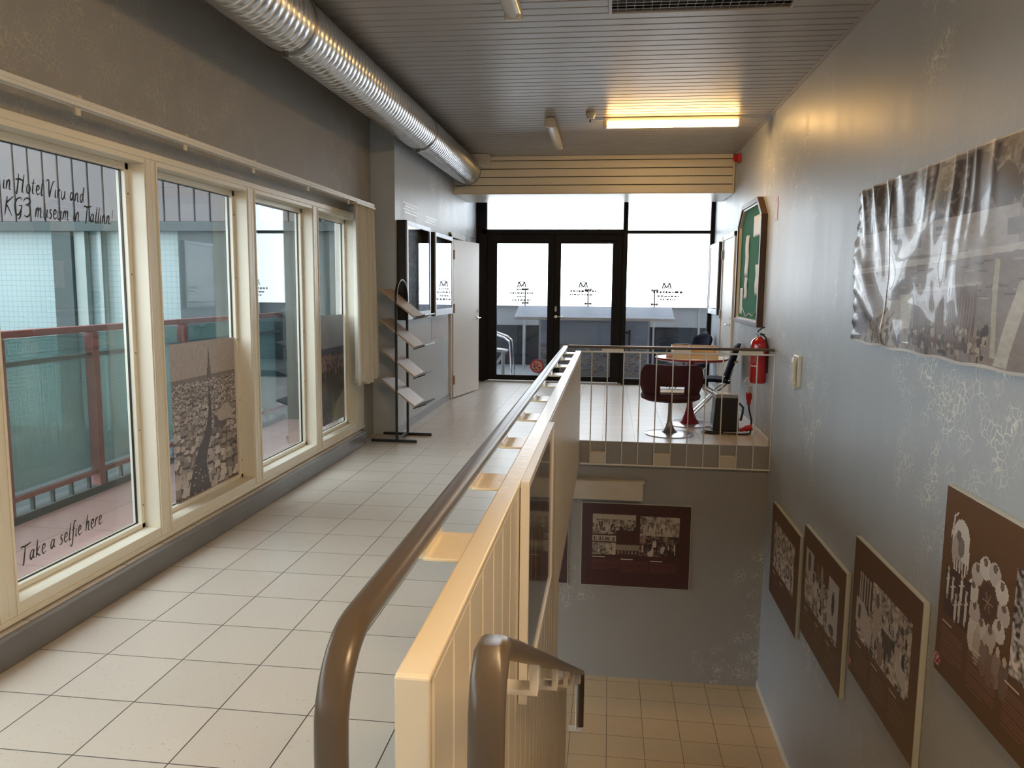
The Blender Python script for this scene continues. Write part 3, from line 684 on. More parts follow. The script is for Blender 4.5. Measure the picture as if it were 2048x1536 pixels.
def board_d():
    A = Art(150, 124, BR)
    W = (214, 208, 202)
    # group of figures in the upper left, seen as pale silhouettes
    A.ell(.155, .24, .075, .11, W); A.ell(.13, .30, .05, .09, (176, 166, 160)); A.ell(.20, .31, .035, .09, W); A.line(.07, .24, .09, .13, .012, W); A.line(.09, .13, .115, .11, .008, W)
    for x in (.11, .13, .155, .18, .205): A.rect(x, .34, x+.010, .44+.02*math.sin(x*90), (196, 186, 180)); A.rect(x+.010, .34, x+.018, .42, (84, 62, 52))
    A.ell(.16, .27, .03, .05, (130, 118, 110)); A.ell(.135, .22, .02, .03, (120, 100, 92))
    # circle of dancers
    for k in range(10):
        a = 2*PI*k/10; A.ell(.40+.115*math.cos(a), .43+.155*math.sin(a), .045, .055, W if k % 2 else (196, 188, 184)); A.ell(.40+.115*math.cos(a)*1.0, .40+.155*math.sin(a), .016, .022, (120, 100, 90))
    A.ell(.40, .43, .065, .085, (82, 52, 36))
    for k in range(6): a = PI*k/3; A.line(.40, .43, .40+.04*math.cos(a), .43+.05*math.sin(a), .006, (150, 120, 100))
    # gymnasts and musicians
    A.rect(.05, .40, .27, .66, (70, 44, 34))
    for (x, y, h) in ((.07, .50, .16), (.115, .52, .13), (.15, .60, .14), (.185, .58, .15), (.235, .56, .18), (.19, .48, .14)):
        A.ell(x, y, .010, h*.5, W); A.ell(x, y-h*.5, .010, .014, (190, 172, 160)); A.line(x-.02, y-h*.1, x+.02, y-h*.25, .005, W)
    for (x, y, c) in ((.30, .64, W), (.345, .68, (190, 182, 178)), (.40, .70, (140, 118, 106)), (.45, .72, (130, 108, 98)), (.50, .70, (150, 130, 120)), (.55, .72, (120, 100, 92))):
        A.ell(x, y, .034, .09, c); A.ell(x, y-.09, .014, .024, (200, 184, 172))
    A.photo(.58, .18, .9, .66, PL, PH, 1, 12)
    text_block(A, .05, .70, .19, 9, (136, 92, 70)); text_block(A, .28, .70, .22, 10, (136, 92, 70)); text_block(A, .56, .70, .22, 10, (136, 92, 70))
    A.ell(.025, .935, .026, .034, (232, 210, 210)); A.ell(.025, .935, .021, .028, (190, 20, 50)); A.ell(.025, .93, .006, .014, (240, 230, 230)); return A
def wall_board(art, y1, y0, z1, z0, label):
    t = thing('information_board', (XR, y0, z0), label, 'information board', 'brown information boards descending along the stairs')
    b = MB(); b.box(XR-.032, XR-.002, y0, y1, z0, z1); b.build('backing_board', 'brown_edge', t, bevel=.002)
    print_mesh('print', art, (XR-.0335, y1-.004, z1-.004), (0, -(y1-y0-.008), 0), (0, 0, -(z1-z0-.008)), 'sepia', t)
wall_board(board_a(), 7.07, 6.05, -.41, -1.24, 'smallest-looking farthest brown board with round portraits on the right wall')
wall_board(board_b(), 5.94, 4.89, -.275, -1.105, 'brown board with a portrait and a pale figure, second from the far corner')
wall_board(board_c(), 4.76, 3.735, .014, -.827, 'brown board with crowd photos and a small red dot, third from the far corner')
wall_board(board_d(), 3.583, 2.50, .627, -.228, 'largest nearest brown board with a ring of dancers, nearest the viewer')

# --- dark red board at the foot of the stairs
def red_board():
    A = Art(150, 116, (58, 14, 18)); P0 = (44, 30, 28); P1 = (186, 172, 154)
    A.photo(.10, .13, .50, .37, P0, P1, 1.1, 16, ((44, 34, 32), (176, 162, 146))); A.rect(.10, .13, .50, .19, (176, 164, 148)); A.photo(.54, .14, .90, .38, (84, 74, 68), P1, .9, 26, ((110, 96, 86), (196, 184, 170)))
    A.rect(.32, .32, .54, .50, (60, 18, 18)); A.rect(.10, .39, .32, .46, (180, 168, 150))
    for k in range(11): A.rect(.115+k*.018, .405, .115+k*.018+.010, .445, (52, 44, 40)); A.rect(.118+k*.018, .415, .118+k*.018+.004, .43, (180, 168, 150))
    A.photo(.10, .47, .32, .62, (90, 80, 70), P1, .7, 7); A.rect(.32, .49, .54, .58, (140, 128, 108)); A.rect(.32, .56, .54, .62, (64, 36, 34))
    for k in range(14): A.ell(.33+k*.016, .585, .006, .022, (150, 132, 120) if k % 2 else (40, 26, 26))
    A.photo(.54, .37, .90, .62, (40, 16, 18), (150, 124, 110), 1.6, 18, ((200, 186, 172), (30, 14, 16))); A.ell(.64, .59, .03, .035, (190, 174, 158)); A.rect(.735, .50, .76, .58, (190, 176, 160))
    text_block(A, .10, .65, .26, 7, (96, 44, 44)); text_block(A, .37, .66, .25, 8, (96, 44, 44)); text_block(A, .64, .67, .25, 7, (96, 44, 44)); return A
def stair_board(art, x0, x1, zt0, label, z0=-1.457, z1=-.608):
    t = thing('information_board', (x0, 7.53, z0), label, 'information board', 'dark red boards at the foot of the stairs')
    b = MB(); b.box(x0, x1, 7.499, 7.5215, z0, z1); b.build('backing_board', 'brown_edge', t, bevel=.002)
    print_mesh('print', art, (x0+.007, 7.4975, z1-.007), (x1-x0-.014, 0, 0), (0, 0, -(z1-z0-.014)), 'sepia', t)
stair_board(red_board(), -.224, .842, 0, 'dark red board with group photos on the wall at the foot of the stairs')
def plain_red():
    A = Art(100, 80, (58, 14, 18)); A.photo(.1, .15, .9, .6, (60, 40, 36), (160, 144, 130), 1, 10); text_block(A, .1, .66, .3, 7, (96, 44, 44)); return A
stair_board(plain_red(), -1.41, -.348, 0, 'dark red board mostly hidden behind the balustrade')

# --- beige cover box high on the stairwell wall
b = MB(); b.box(-.95, .365, 7.40, 7.5215, -.555, -.373); b.box(-.96, .375, 7.395, 7.5215, -.385, -.37)
tag(b.build('wall_trunking', 'plate', bevel=.006), 'beige metal trunking box on the stairwell wall above the dark red board', 'trunking')

# ================================================================== balustrade between walkway and stairs
bal = thing('balustrade', (-.28, 1.10, 0), 'cream boarded balustrade wall with a brown handrail along the stairs', 'balustrade')
b = MB()
b.prism([(1.103, .868), (7.47, .868), (7.47, -.245), (4.47, -.245), (4.55, -.95), (5.80, -1.60), (5.80, LOWZ), (1.103, LOWZ)], 'x', -.297, -.268)
b.build('panel', 'cream2', bal)
# narrow vertical boards on the stair side
b = MB(); y = 1.13; k = 0
while y < 7.44:
    w = .160 if y < 3.95 else .048
    zlo = -.243
    if y+w < 4.47: zlo = LOWZ+.01
    b.box(-.268, -.258, y, min(y+w-.007, 7.465), zlo, .862)
    if 4.50 < y < 5.80-w: b.box(-.268, -.258, y, y+w-.007, LOWZ+.01, -.98-.52*(y-4.5))
    y += w
b.build('cladding', 'cream2', bal, bevel=.0035, bseg=1)
b = MB(); y = 1.13
while y < 7.44: b.box(-.309, -.297, y, y+.073, .02, .862); y += .08
b.build('rear_cladding', 'cream2', bal, bevel=.003, bseg=1)
b = MB(); b.box(-.312, -.256, 1.095, 7.475, .864, .882); b.box(-.312, -.256, 1.09, 1.106, LOWZ, .880)
b.build('cap', 'capm', bal, bevel=.004)
# handrail with soft profile
def hprof(w, h, n=5):
    pts = []; r = h*.48
    for cx, cy, a0 in ((w/2-r, h/2-r, 0), (-w/2+r, h/2-r, PI/2), (-w/2+r, -h/2+r, PI), (w/2-r, -h/2+r, 3*PI/2)):
        for k in range(n): a = a0+PI/2*k/(n-1); pts.append((cx+r*math.cos(a), cy+r*math.sin(a)))
    return pts
RX, RZ = -.408, .915
path = [(RX, 1.078, .0), (RX, 1.078, .30), (RX, 1.078, .62), (RX, 1.078, .76)]
for k in range(1, 9): a = PI/2*k/8; path.append((RX, 1.078+.135*(1-math.cos(a)), .78+.135*math.sin(a)))
for y in (1.5, 2.5, 4, 5.5, 7.3): path.append((RX, y, RZ))
path.append((RX, 7.455, RZ))
b = MB(); b.sweep(hprof(.054, .032), path, (1, 0, 0)); b.build('handrail', 'bronze', bal, smooth=True)
b = MB(); b.box(RX-.012, RX+.012, 1.25, 7.42, .890, .900); b.build('rail_carrier', 'white', bal)
ys = []
y = 1.62
for k in range(10): ys.append(y); y += .617
for y in ys:
    b = MB(); b.box(-.395, -.305, y, y+.19, .868, .876); b.box(RX-.014, -.39, y+.01, y+.18, .868, .892)
    b.build('bracket', 'capm', bal, bevel=.002, bseg=1)
for zz in (.66, .58): b = MB(); b.lathe([(.0001, 0), (.006, 0), (.006, .003), (.0001, .003)], (-.258, 1.16, zz), 10, 'x'); b.build('screw_head', 'capm', bal)

# picture hanging on the balustrade
def folk():
    A = Art(90, 70, (70, 66, 62)); A.rect(0, 0, 1, .2, (48, 66, 82)); A.rect(.12, .25, .30, 1, (38, 74, 104)); A.rect(0, .0, .12, .35, (120, 52, 36)); A.ell(.1, .3, .05, .08, (150, 40, 34))
    for k in range(40): x, y = .3+.7*A.rs.rand(), A.rs.rand(); A.rect(x, y, x+.12, y+.10, [(96, 88, 76), (60, 50, 44), (84, 60, 48), (52, 70, 74), (110, 104, 92)][k % 5])
    for k in range(12): x = .35+.05*k; A.ell(x, .45+.1*math.sin(k), .03, .14, [(70, 50, 42), (120, 112, 100), (46, 60, 70)][k % 3])
    A.a *= (.7+.5*A.noise(14))[..., None]; return A
M['dark_print'] = art_material('dark_glossy_print', .18, .4)
pf = thing('framed_picture', (-.25, 2.3, .17), 'white framed colourful picture hung on the stair side of the cream balustrade', 'picture')
b = MB()
for (p0, p1, q0, q1) in ((2.30, 2.325, .165, .885), (3.36, 3.385, .165, .885), (2.325, 3.36, .165, .19), (2.325, 3.36, .86, .885)): b.box(-.2555, -.228, p0, p1, q0, q1)
b.build('frame', 'white', pf, bevel=.002)
print_mesh('print', folk(), (-.236, 3.36, .86), (0, -1.035, 0), (0, 0, -.67), 'dark_print', pf)

# handrail of the stairs
sr = thing('stair_handrail', (-.16, 1.02, 0), 'brown handrail sloping down the stairs on the cream balustrade', 'handrail')
sx = -.158
def srz(y): return .895-.52*(y-1.18)
path = [(sx, 1.015, .2), (sx, 1.015, .62), (sx, 1.017, .80), (sx, 1.022, .87), (sx, 1.038, .915), (sx, 1.068, .936), (sx, 1.105, .932), (sx, 1.15, .908)]
for y in (1.25, 1.6, 2.2, 3, 4, 5, 5.8, 6.15): path.append((sx, y, srz(y)))
path += [(sx, 6.20, srz(6.15)-.05), (sx, 6.21, srz(6.15)-.12), (sx, 6.21, -2.20)]
b = MB(); b.sweep(hprof(.054, .034), path, (1, 0, 0)); b.build('rail', 'bronze', sr, smooth=True)
b = MB(); b.box(-.256, sx+.02, 6.195, 6.225, -2.24, -2.205); b.tube([(sx-.035, 6.16, srz(6.15)-.03), (sx-.035, 6.16, -2.2)], .008, 8); b.build('end_bracket', 'white', sr)
for k, y in enumerate((1.75, 2.55, 3.35, 4.1, 4.85, 5.6)):
    zc = srz(y)
    b = MB(); b.box(sx-.010, sx+.012, y, y+.05, zc-.09, zc-.012); b.box(-.257, sx+.01, y, y+.05, zc-.10, zc-.085); b.build('bracket', 'white', sr, bevel=.003)

# ================================================================== railing across the stairwell
RY = 7.45
rail = thing('stairwell_railing', (.62, RY, 0), 'white metal railing with thin bars and brown handrail above the stairwell', 'railing')
b = MB(); b.tube([(-.25, RY, .879), (1.52, RY, .879), (1.535, RY, .865), (1.535, RY, -.215), (-.25, RY, -.215)], .0085, 8); b.build('frame', 'white', rail, smooth=True)
for x in (-.154, -.004, .149, .302, .456, .61, .764, .917, 1.071, 1.226, 1.379):
    b = MB(); b.tube([(x, RY, -.215), (x, RY, .879)], .0055, 8); b.build('baluster', 'white', rail, smooth=True)
b = MB(); b.sweep(hprof(.05, .026), [(-.38, RY, .925), (0, RY, .925), (1.525, RY, .925)], (0, 1, 0)); b.build('handrail', 'bronze', rail, smooth=True)
for x0, x1 in ((-.06, .145), (.61, .765), (1.226, 1.43)):
    b = MB(); b.box(x0, x1, RY-.006, RY+.006, .880, .914); b.build('spacer', 'capm', rail)
for x0, x1 in ((-.148, -.01), (.462, .604), (1.077, 1.22)):
    b = MB(); b.box(x0, x1, RY+.005, RY+.075, -.215, -.10); b.build('fixing_plate', 'plate', rail, bevel=.002)

# ================================================================== air duct
dx, dz, dr = -1.885, 2.985, .178
duct = thing('air_duct', (dx, 4, dz), 'silver spiral air duct running along the top of the left wall', 'duct')
b = MB(); prof = []; y = -2.9; k = 0
while y < 10.25:
    prof += [(dr-.010, y), (dr-.002, y+.006), (dr, y+.020), (dr, y+.046), (dr-.002, y+.060), (dr-.010, y+.066)]; y += .070
b.lathe([(.0001, -2.9)]+prof+[(.0001, y)], (dx, 0, dz), 64, 'y'); b.build('spiral_pipe', 'duct', duct, smooth=True)
for yy in (4.5, 7.65, 10.2):
    b = MB(); b.lathe([(dr-.002, yy), (dr+.008, yy), (dr+.008, yy+.03), (dr-.002, yy+.03)], (dx, 0, dz), 64, 'y'); b.box(dx-.03, dx-.01, yy-.005, yy+.035, dz-dr-.022, dz-dr); b.box(dx-.005, dx+.012, yy-.005, yy+.035, dz-dr-.022, dz-dr)
    b.build('clamp', 'clamp', duct)
b = MB(); b.box(dx+.06, dx+.30, 10.15, 10.38, CZ-.16, CZ-.006); b.build('end_box', 'cream', duct, bevel=.003)

# ================================================================== ceiling fittings
def tube_lamp(name, c, length, along, lit, label, tm='tube'):
    t = thing(name, c, label, 'ceiling lamp', 'tube lamps on the slatted ceiling'); x, y, z = c; h = length/2
    def R(b, u0, u1, v0, v1, z0, z1): 
        if along == 'x': b.box(x+u0, x+u1, y+v0, y+v1, z0, z1)
        else: b.box(x+v0, x+v1, y+u0, y+u1, z0, z1)
    b = MB(); R(b, -h, h, -.045, .045, CZ-.045, CZ-.006); b.build('base', 'plasticw', t, bevel=.004)
    b = MB(); n = 12
    pts = [(.056*math.cos(a), -.052*math.sin(a)) for a in np.linspace(0, PI, n)]
    poly = [((y if along == 'x' else x)+p[0], CZ-.047+p[1]) for p in pts]
    b.prism(poly, 'x' if along == 'x' else 'y', (x if along == 'x' else y)-h+.04, (x if along == 'x' else y)+h-.04); b.build('diffuser', tm if lit else 'diffuser', t, smooth=True)
    for u0, u1 in ((-h-.006, -h+.04), (h-.04, h+.006)): b = MB(); R(b, u0, u1, -.055, .055, CZ-.10, CZ-.03); b.build('end_cap', 'plasticw', t, bevel=.012)
    return t
tube_lamp('ceiling_lamp', (.575, 8.20, CZ-.05), 1.36, 'x', True, 'lit warm tube lamp across the ceiling near the far beam')
tube_lamp('ceiling_lamp', (-.645, 8.75, CZ-.05), 1.30, 'y', False, 'unlit tube lamp lengthwise on the ceiling left of the lit one')
tube_lamp('ceiling_lamp', (-.625, 4.33, CZ-.05), 1.25, 'y', False, 'unlit tube lamp left of the wire mesh vent')
tube_lamp('ceiling_lamp', (.62, .45, CZ-.05), 1.36, 'x', True, 'unseen warm tube lamp added above the top of the stairs', 'tube2')  # out of view, added for warm light on stairs and balustrade
sd = thing('smoke_detector', (-.23, 7.95, CZ-.04), 'small cream smoke detector on the ceiling left of the lit lamp', 'smoke detector')
b = MB(); b.lathe([(.0001, 0), (.05, 0), (.05, -.02), (.04, -.03), (.035, -.055), (.0001, -.058)], (-.23, 7.95, CZ-.004), 24); b.build('body', 'plasticw', sd, smooth=True)
b = MB(); b.tube([(-.23, 7.95, CZ-.06), (-.235, 7.95, CZ-.09)], .008, 6); b.build('sensor', 'black', sd)
# ceiling vent
vt = thing('ceiling_vent', (.5, 4.6, CZ), 'dark wire mesh ceiling vent with white edge', 'vent')
b = MB(); b.box(gx0, gx1, gy0, gy1, CZ+.026, CZ+.029); b.build('backing', 'black', vt)
b = MB()
for (p0, p1, q0, q1) in ((gx0, gx1, gy1-.02, gy1), (gx0, gx1, gy0, gy0+.02), (gx0, gx0+.02, gy0+.02, gy1-.02), (gx1-.02, gx1, gy0+.02, gy1-.02)): b.box(p0, p1, q0, q1, CZ-.012, CZ+.01)
b.build('edge_frame', 'slat', vt)
b = MB(); x = gx0+.055
while x < gx1-.02: b.box(x-.0018, x+.0018, gy0+.02, gy1-.02, CZ-.002, CZ+.001); x += .052
y = gy0+.05
while y < gy1-.02: b.box(gx0+.02, gx1-.02, y-.0018, y+.0018, CZ-.0055, CZ-.003); y += .052
b.build('wire_mesh', 'alu', vt)
# red sounder
al = thing('alarm_sounder', (1.50, 10.0, 3.1), 'small round red alarm sounder at the right end of the beam', 'alarm')
b = MB(); b.box(1.50, XR, 9.93, 10.05, 3.02, 3.12); b.build('base', 'redp', al, bevel=.006)
b = MB(); b.lathe([(.0001, 0), (.045, 0), (.05, -.03), (.03, -.05), (.0001, -.052)], (1.50, 9.99, 3.07), 20, 'x'); b.build('horn', 'redp', al, smooth=True)

# curtain rail and curtain
cr = thing('curtain_rail', (-2.22, 2.5, 2.21), 'long white curtain rail on brackets above the windows', 'curtain rail')
b = MB(); b.box(-2.235, -2.195, YB, 7.18, 2.213, 2.233); b.box(-2.235, -2.228, YB, 7.18, 2.198, 2.213); b.box(-2.202, -2.195, YB, 7.18, 2.198, 2.213); b.build('track', 'white', cr, bevel=.002)
for y in (1.8, 2.45, 3.10, 3.93, 4.72, 5.6, 6.5):
    b = MB(); b.box(XLW, -2.2, y-.008, y+.008, 2.233, 2.245); b.box(-2.218, -2.21, y-.012, y+.012, 2.165, 2.2); b.build('glider', 'plasticw', cr)
cu = thing('curtain', (-2.18, 6.95, 0), 'cream curtain bunched at the end of the windows', 'curtain')
b = MB()
def cf(u, v):
    y = 6.62+u*.53; z = .60+v*1.585+.02*math.sin(u*9)*(1-v); w = math.sin(u*2*PI*6.5)
    return (-2.20+.034*w*(.6+.4*(1-v))+.010*math.sin(u*30+2), y+.01*math.sin(v*5+u*7)+(1-v)*u*.05, z)
b.grid(cf, 110, 24); b.build('cloth', 'curtain', cu, smooth=True, solid=.004)
b = MB(); b.box(-2.225, -2.17, 6.6, 7.13, 2.18, 2.196); b.build('heading_tape', 'plate', cu)

# window lettering: drawn in pen strokes
G = {
 'T': (.62, [[(.02, .86), (.10, .95), (.30, .90), (.62, .95), (.78, 1.0)], [(.36, .92), (.33, .5), (.24, .0), (.16, -.06)]]),
 'a': (.42, [[(.33, .40), (.18, .42), (.06, .22), (.12, .03), (.26, .16), (.34, .42), (.30, .08), (.42, .06)]]),
 'k': (.40, [[(.14, .95), (.10, .4), (.04, .0)], [(.32, .44), (.10, .22), (.24, .05), (.38, .02)]]),
 'e': (.34, [[(.06, .20), (.26, .28), (.26, .42), (.12, .40), (.05, .16), (.16, .0), (.34, .10)]]),
 's': (.30, [[(.28, .42), (.14, .42), (.12, .30), (.22, .18), (.16, .02), (.0, .04)]]),
 'l': (.20, [[(.20, .98), (.16, .6), (.07, .1), (.12, .0), (.22, .06)]]),
 'f': (.30, [[(.42, .88), (.30, 1.0), (.22, .7), (.10, -.2), (-.02, -.34), (-.08, -.2)], [(.04, .42), (.34, .46)]]),
 'i': (.17, [[(.10, .42), (.05, .08), (.14, .02)], [(.15, .58), (.16, .62)]]),
 'h': (.42, [[(.20, .98), (.12, .5), (.02, .0)], [(.06, .22), (.22, .44), (.30, .36), (.25, .04), (.38, .04)]]),
 'r': (.30, [[(.08, .42), (.06, .2), (.02, .0)], [(.06, .22), (.18, .42), (.30, .40)]]),
 'n': (.42, [[(.08, .42), (.06, .2), (.01, .0)], [(.05, .2), (.20, .44), (.28, .34), (.25, .04), (.38, .04)]]),
 'm': (.62, [[(.08, .42), (.06, .2), (.01, .0)], [(.05, .2), (.18, .44), (.25, .34), (.21, .0)], [(.24, .2), (.38, .44), (.46, .34), (.42, .04), (.56, .04)]]),
 'o': (.38, [[(.20, .42), (.06, .28), (.06, .06), (.20, .0), (.32, .18), (.28, .38), (.18, .42)]]),
 't': (.28, [[(.18, .80), (.10, .3), (.08, .05), (.20, .02)], [(.0, .52), (.30, .56)]]),
 'u': (.42, [[(.06, .42), (.04, .1), (.14, .0), (.30, .2), (.34, .42), (.31, .1), (.42, .04)]]),
 'd': (.42, [[(.32, .40), (.16, .42), (.05, .2), (.12, .02), (.26, .16), (.40, .96), (.33, .2), (.42, .04)]]),
 'H': (.72, [[(.18, .98), (.16, .5), (.04, -.10), (-.02, -.02)], [(-.06, .55), (.3, .62), (.62, .50)], [(.60, 1.0), (.54, .5), (.46, .05), (.56, .0)]]),
 'V': (.60, [[(-.08, .80), (.04, .98), (.14, .90), (.16, .4), (.20, .0), (.34, .4), (.52, .88), (.66, .98)]]),
 'K': (.66, [[(.20, .98), (.14, .5), (.02, -.04)], [(.66, 1.0), (.34, .72), (.14, .50), (.30, .3), (.56, -.04)]]),
 'G': (.66, [[(.62, .84), (.48, .98), (.24, .86), (.08, .5), (.14, .12), (.34, .04), (.54, .26), (.62, .46), (.40, .46)], [(.60, .46), (.50, .0), (.34, -.16)]]),
 'B': (.62, [[(.02, .78), (.20, .98), (.50, .96), (.54, .72), (.30, .56), (.20, .54)], [(.28, .56), (.52, .44), (.54, .14), (.30, -.02), (.08, .06)]]),
 '!': (.22, [[(.22, .9), (.14, .3)], [(.08, .04), (.09, .0)]]),
 'c': (.3, [[(.26, .36), (.14, .42), (.04, .2), (.14, .0), (.28, .08)]]),
 'y': (.4, [[(.06, .42), (.08, .15), (.28, .2)], [(.34, .42), (.2, -.2), (.0, -.36)]]),
}
def smooth_line(p, n=6):
    if len(p) < 3: return p
    P = [p[0]]+list(p)+[p[-1]]; out = []
    for i in range(1, len(P)-2):
        for k in range(n):
            t = k/n; q = []
            for d in range(2):
                a, b_, c_, e = P[i-1][d], P[i][d], P[i+1][d], P[i+2][d]
                q.append(.5*((2*b_)+(-a+c_)*t+(2*a-5*b_+4*c_-e)*t*t+(-a+3*b_-3*c_+e)*t**3))
            out.append(tuple(q))
    out.append(tuple(P[-2])); return out
def script_text(text, y0, z0, size, width, rise, label, wt=.0042):
    adv = sum((G[c][0]+.05) if c in G else .30 for c in text); sx_ = width/(adv*size); cur = 0
    t = thing('script_lettering', (GX+.0055, y0, z0), label, 'lettering', 'black script lettering on the nearest window')
    for word in text.split(' '):
        b = MB()
        for c in word:
            w, strokes = G[c]
            for st_ in strokes:
                pts = smooth_line(st_); P = []; Rr = []
                for i, (px, py) in enumerate(pts):
                    xx = (cur+px+py*.10)*size*sx_; zz = z0+(py*1.2 if py <= .46 else .552+(py-.46)*.82)*size+rise*xx/width
                    P.append((GX+.0055, y0+xx, zz)); Rr.append(wt*(.5+.75*math.sin(PI*i/max(1, len(pts)-1))))
                b.tube(P, Rr, 5)
            cur += w+.05
        cur += .30
        for v in b.bm.verts: v.co.x = GX+.0055+(v.co.x-GX-.0055)*.2
        b.build('word', 'lettering', t)
    return t
script_text('n in Hotel Viru and', 2.87, 1.848, .074, .55, -.006, 'black script line mentioning the hotel, upper one at the top of the nearest window', .0034)
script_text('KGB museum in Tallinn!', 2.925, 1.745, .076, .70, .016, 'black script line ending in an exclamation mark, just below the hotel line', .0034)
script_text('Take a selfie here', 2.88, .290, .078, .54, .020, 'black script line inviting a selfie at the foot of the window', .0034)

# light lettering on the far left wall
for k, (y0, y1, zs) in enumerate(((7.80, 8.45, (2.325, 2.295, 2.262, 2.232)), (8.75, 9.35, (2.272, 2.24, 2.21)), (11.3, 12.0, (2.31, 2.28, 2.25)))):
    t = thing('wall_lettering', (XCOL, y0, zs[-1]), ['white wall lettering above the first display case', 'white wall lettering above the second display case', 'white wall lettering above the white door ajar'][k], 'lettering', 'white lettering on the far left wall')
    for j, z in enumerate(zs):
        b = MB(); dash_lines(b, 'x', XCOL+.0022, .002, 0, [((y0+y1)/2, z, (y1-y0)*(1 if j % 2 == 0 else .8), .017)], 20+k*5+j); b.build('text_line', 'lettering_w', t)

# display cases
def case_art(seed):
    A = Art(90, 90, (116, 122, 132)); A.rs = np.random.RandomState(seed)
    for r in range(5):
        for c_ in range(6 if seed == 1 else 2): 
            x, y = .06+c_*.155, .10+r*.17; A.photo(x, y, x+.12, y+.13, (38, 42, 52), (124, 128, 138), 1.2)
    if seed != 1:
        for r in range(16): A.rect(.45, .12+r*.045, .45+.4*(.6+.4*A.rs.rand()), .135+r*.045, (96, 100, 112))
    return A
def display_case(side, y0, y1, z0, z1, label, seed):
    s = 1 if side == 'l' else -1; xw = XCOL if side == 'l' else XR; dp = .10 if side == 'l' else .06
    t = thing('display_case', (xw, y0, z0), label, 'display case', 'glazed display cases on the far walls')
    b = MB(); b.box(xw, xw+s*dp*.9, y0, y0+.012, z0, z1); b.box(xw, xw+s*dp*.9, y1-.012, y1, z0, z1); b.box(xw, xw+s*dp*.9, y0+.012, y1-.012, z0, z0+.012); b.box(xw, xw+s*dp*.9, y0+.012, y1-.012, z1-.012, z1); b.build('carcass', 'black', t)
    b = MB(); xa, xb = xw+s*dp*.9, xw+s*(dp+.006); w = .045
    for (p0, p1, q0, q1) in ((y0, y0+w, z0, z1), (y1-w, y1, z0, z1), (y0+w, y1-w, z0, z0+w+.03), (y0+w, y1-w, z1-w, z1)): b.box(xa, xb, p0, p1, q0, q1)
    b.build('front_frame', 'alu', t, bevel=.002)
    b = MB(); b.box(xb-s*.006, xb-s*.010, y0+w, y1-w, z0+w+.03, z1-w); b.build('glass', 'glass_case', t)
    b = MB(); b.lathe([(.0001, 0), (.008, 0), (.008, .004*s), (.0001, .005*s)], (xb, (y0+y1)/2, z0+.035), 10, 'x'); b.build('lock', 'chrome', t)
    ya, yb = (y0+.02, y1-.02) if side == 'l' else (y1-.02, y0+.02)
    print_mesh('backboard', case_art(seed), (xw+s*.006, ya, z1-.02), (0, yb-ya, 0), (0, 0, -(z1-z0-.04)), 'sepia', t)
display_case('l', 7.56, 8.58, 1.145, 2.125, 'black sided display case with rows of photos beside the brochure stand', 1)
display_case('l', 8.82, 9.82, 1.145, 2.10, 'black sided display case next to the white door ajar', 2)
display_case('r', 11.15, 12.08, 1.13, 2.14, 'silver framed display case on the right wall by the glazing', 3)
b = MB(); b.box(XCOL, XCOL+.003, 9.05, 9.95, .85, 1.10); tag(b.build('notice_sheet', simple('pale_notice_paper', (.42, .40, .42, 1), .6)), 'plain pale sheet on the wall below the second display case', 'notice')

# green notice board
nb = thing('notice_board', (XR, 8.9, 1.1), 'green felt notice board in a dark wood frame with cut corners', 'notice board')
Y0, Y1, Z0, Z1 = 8.13, 9.62, 1.10, 2.43
outer = [(Y0, Z0), (Y1, Z0), (Y1, Z1-.2), (Y1-.26, Z1), (Y0+.28, Z1), (Y0, Z1-.2)]
def inset(P, d):
    cx = sum(p[0] for p in P)/len(P); cz = sum(p[1] for p in P)/len(P); n = len(P); out = []
    for i in range(n):
        p0, p, p1 = Vector(P[i-1]), Vector(P[i]), Vector(P[(i+1) % n]); e0 = (p-p0).normalized(); e1 = (p1-p).normalized()
        n0 = Vector((-e0.y, e0.x)); n1 = Vector((-e1.y, e1.x)); bis = (n0+n1).normalized(); out.append(tuple(p+bis*(d/max(.3, bis.dot(n0)))))
    return out
inn = inset(outer, .05); in2 = inset(outer, .068)
def ring(b, A, B, xa, xb):
    n = len(A)
    for i in range(n):
        j = (i+1) % n; q = [A[i], A[j], B[j], B[i]]; b.prism(q, 'x', xa, xb)
b = MB(); ring(b, outer, inn, XR-.062, XR); b.build('frame', 'dwood', nb, bevel=.004)
b = MB(); ring(b, inn, in2, XR-.045, XR-.004); b.build('inner_bead', 'white', nb)
b = MB(); b.prism(inn, 'x', XR-.016, XR-.002); b.build('felt', 'green', nb)
for k, (a, c_, z0, z1, lab) in enumerate(((8.36, 8.78, 2.04, 2.26, 'white sheet at the top of the green board'), (9.0, 9.22, 1.62, 2.08, 'curled white sheet hanging at the upper middle of the green board'), (9.02, 9.2, 1.38, 1.66, 'white sheet below the curled one on the green board'), (8.36, 8.55, 1.42, 1.74, 'curled white sheet near the frame edge of the green board'), (9.3, 9.48, 1.2, 1.5, 'narrow white sheet low on the green board'))):
    b = MB(); b.grid(lambda u, v, a=a, c_=c_, z0=z0, z1=z1, k=k: (XR-.018-(.012*math.sin(u*PI)+.006*math.sin(v*5+k)**2 if k in (1, 2, 3) else .001), a+u*(c_-a), z0+v*(z1-z0)), 10, 8)
    tag(b.build('pinned_sheet', 'paper', smooth=True, solid=.0008), lab, 'paper', 'sheets pinned on the green board')
b = MB(); b.tube([(XR-.024, 8.25+u*1.2, 1.30-.10*math.sin(u*PI)+.02*math.sin(u*17)) for u in np.linspace(0, 1, 24)], .004, 6); tag(b.build('string', 'paper'), 'thin pale string hanging low inside the green notice board', 'string')
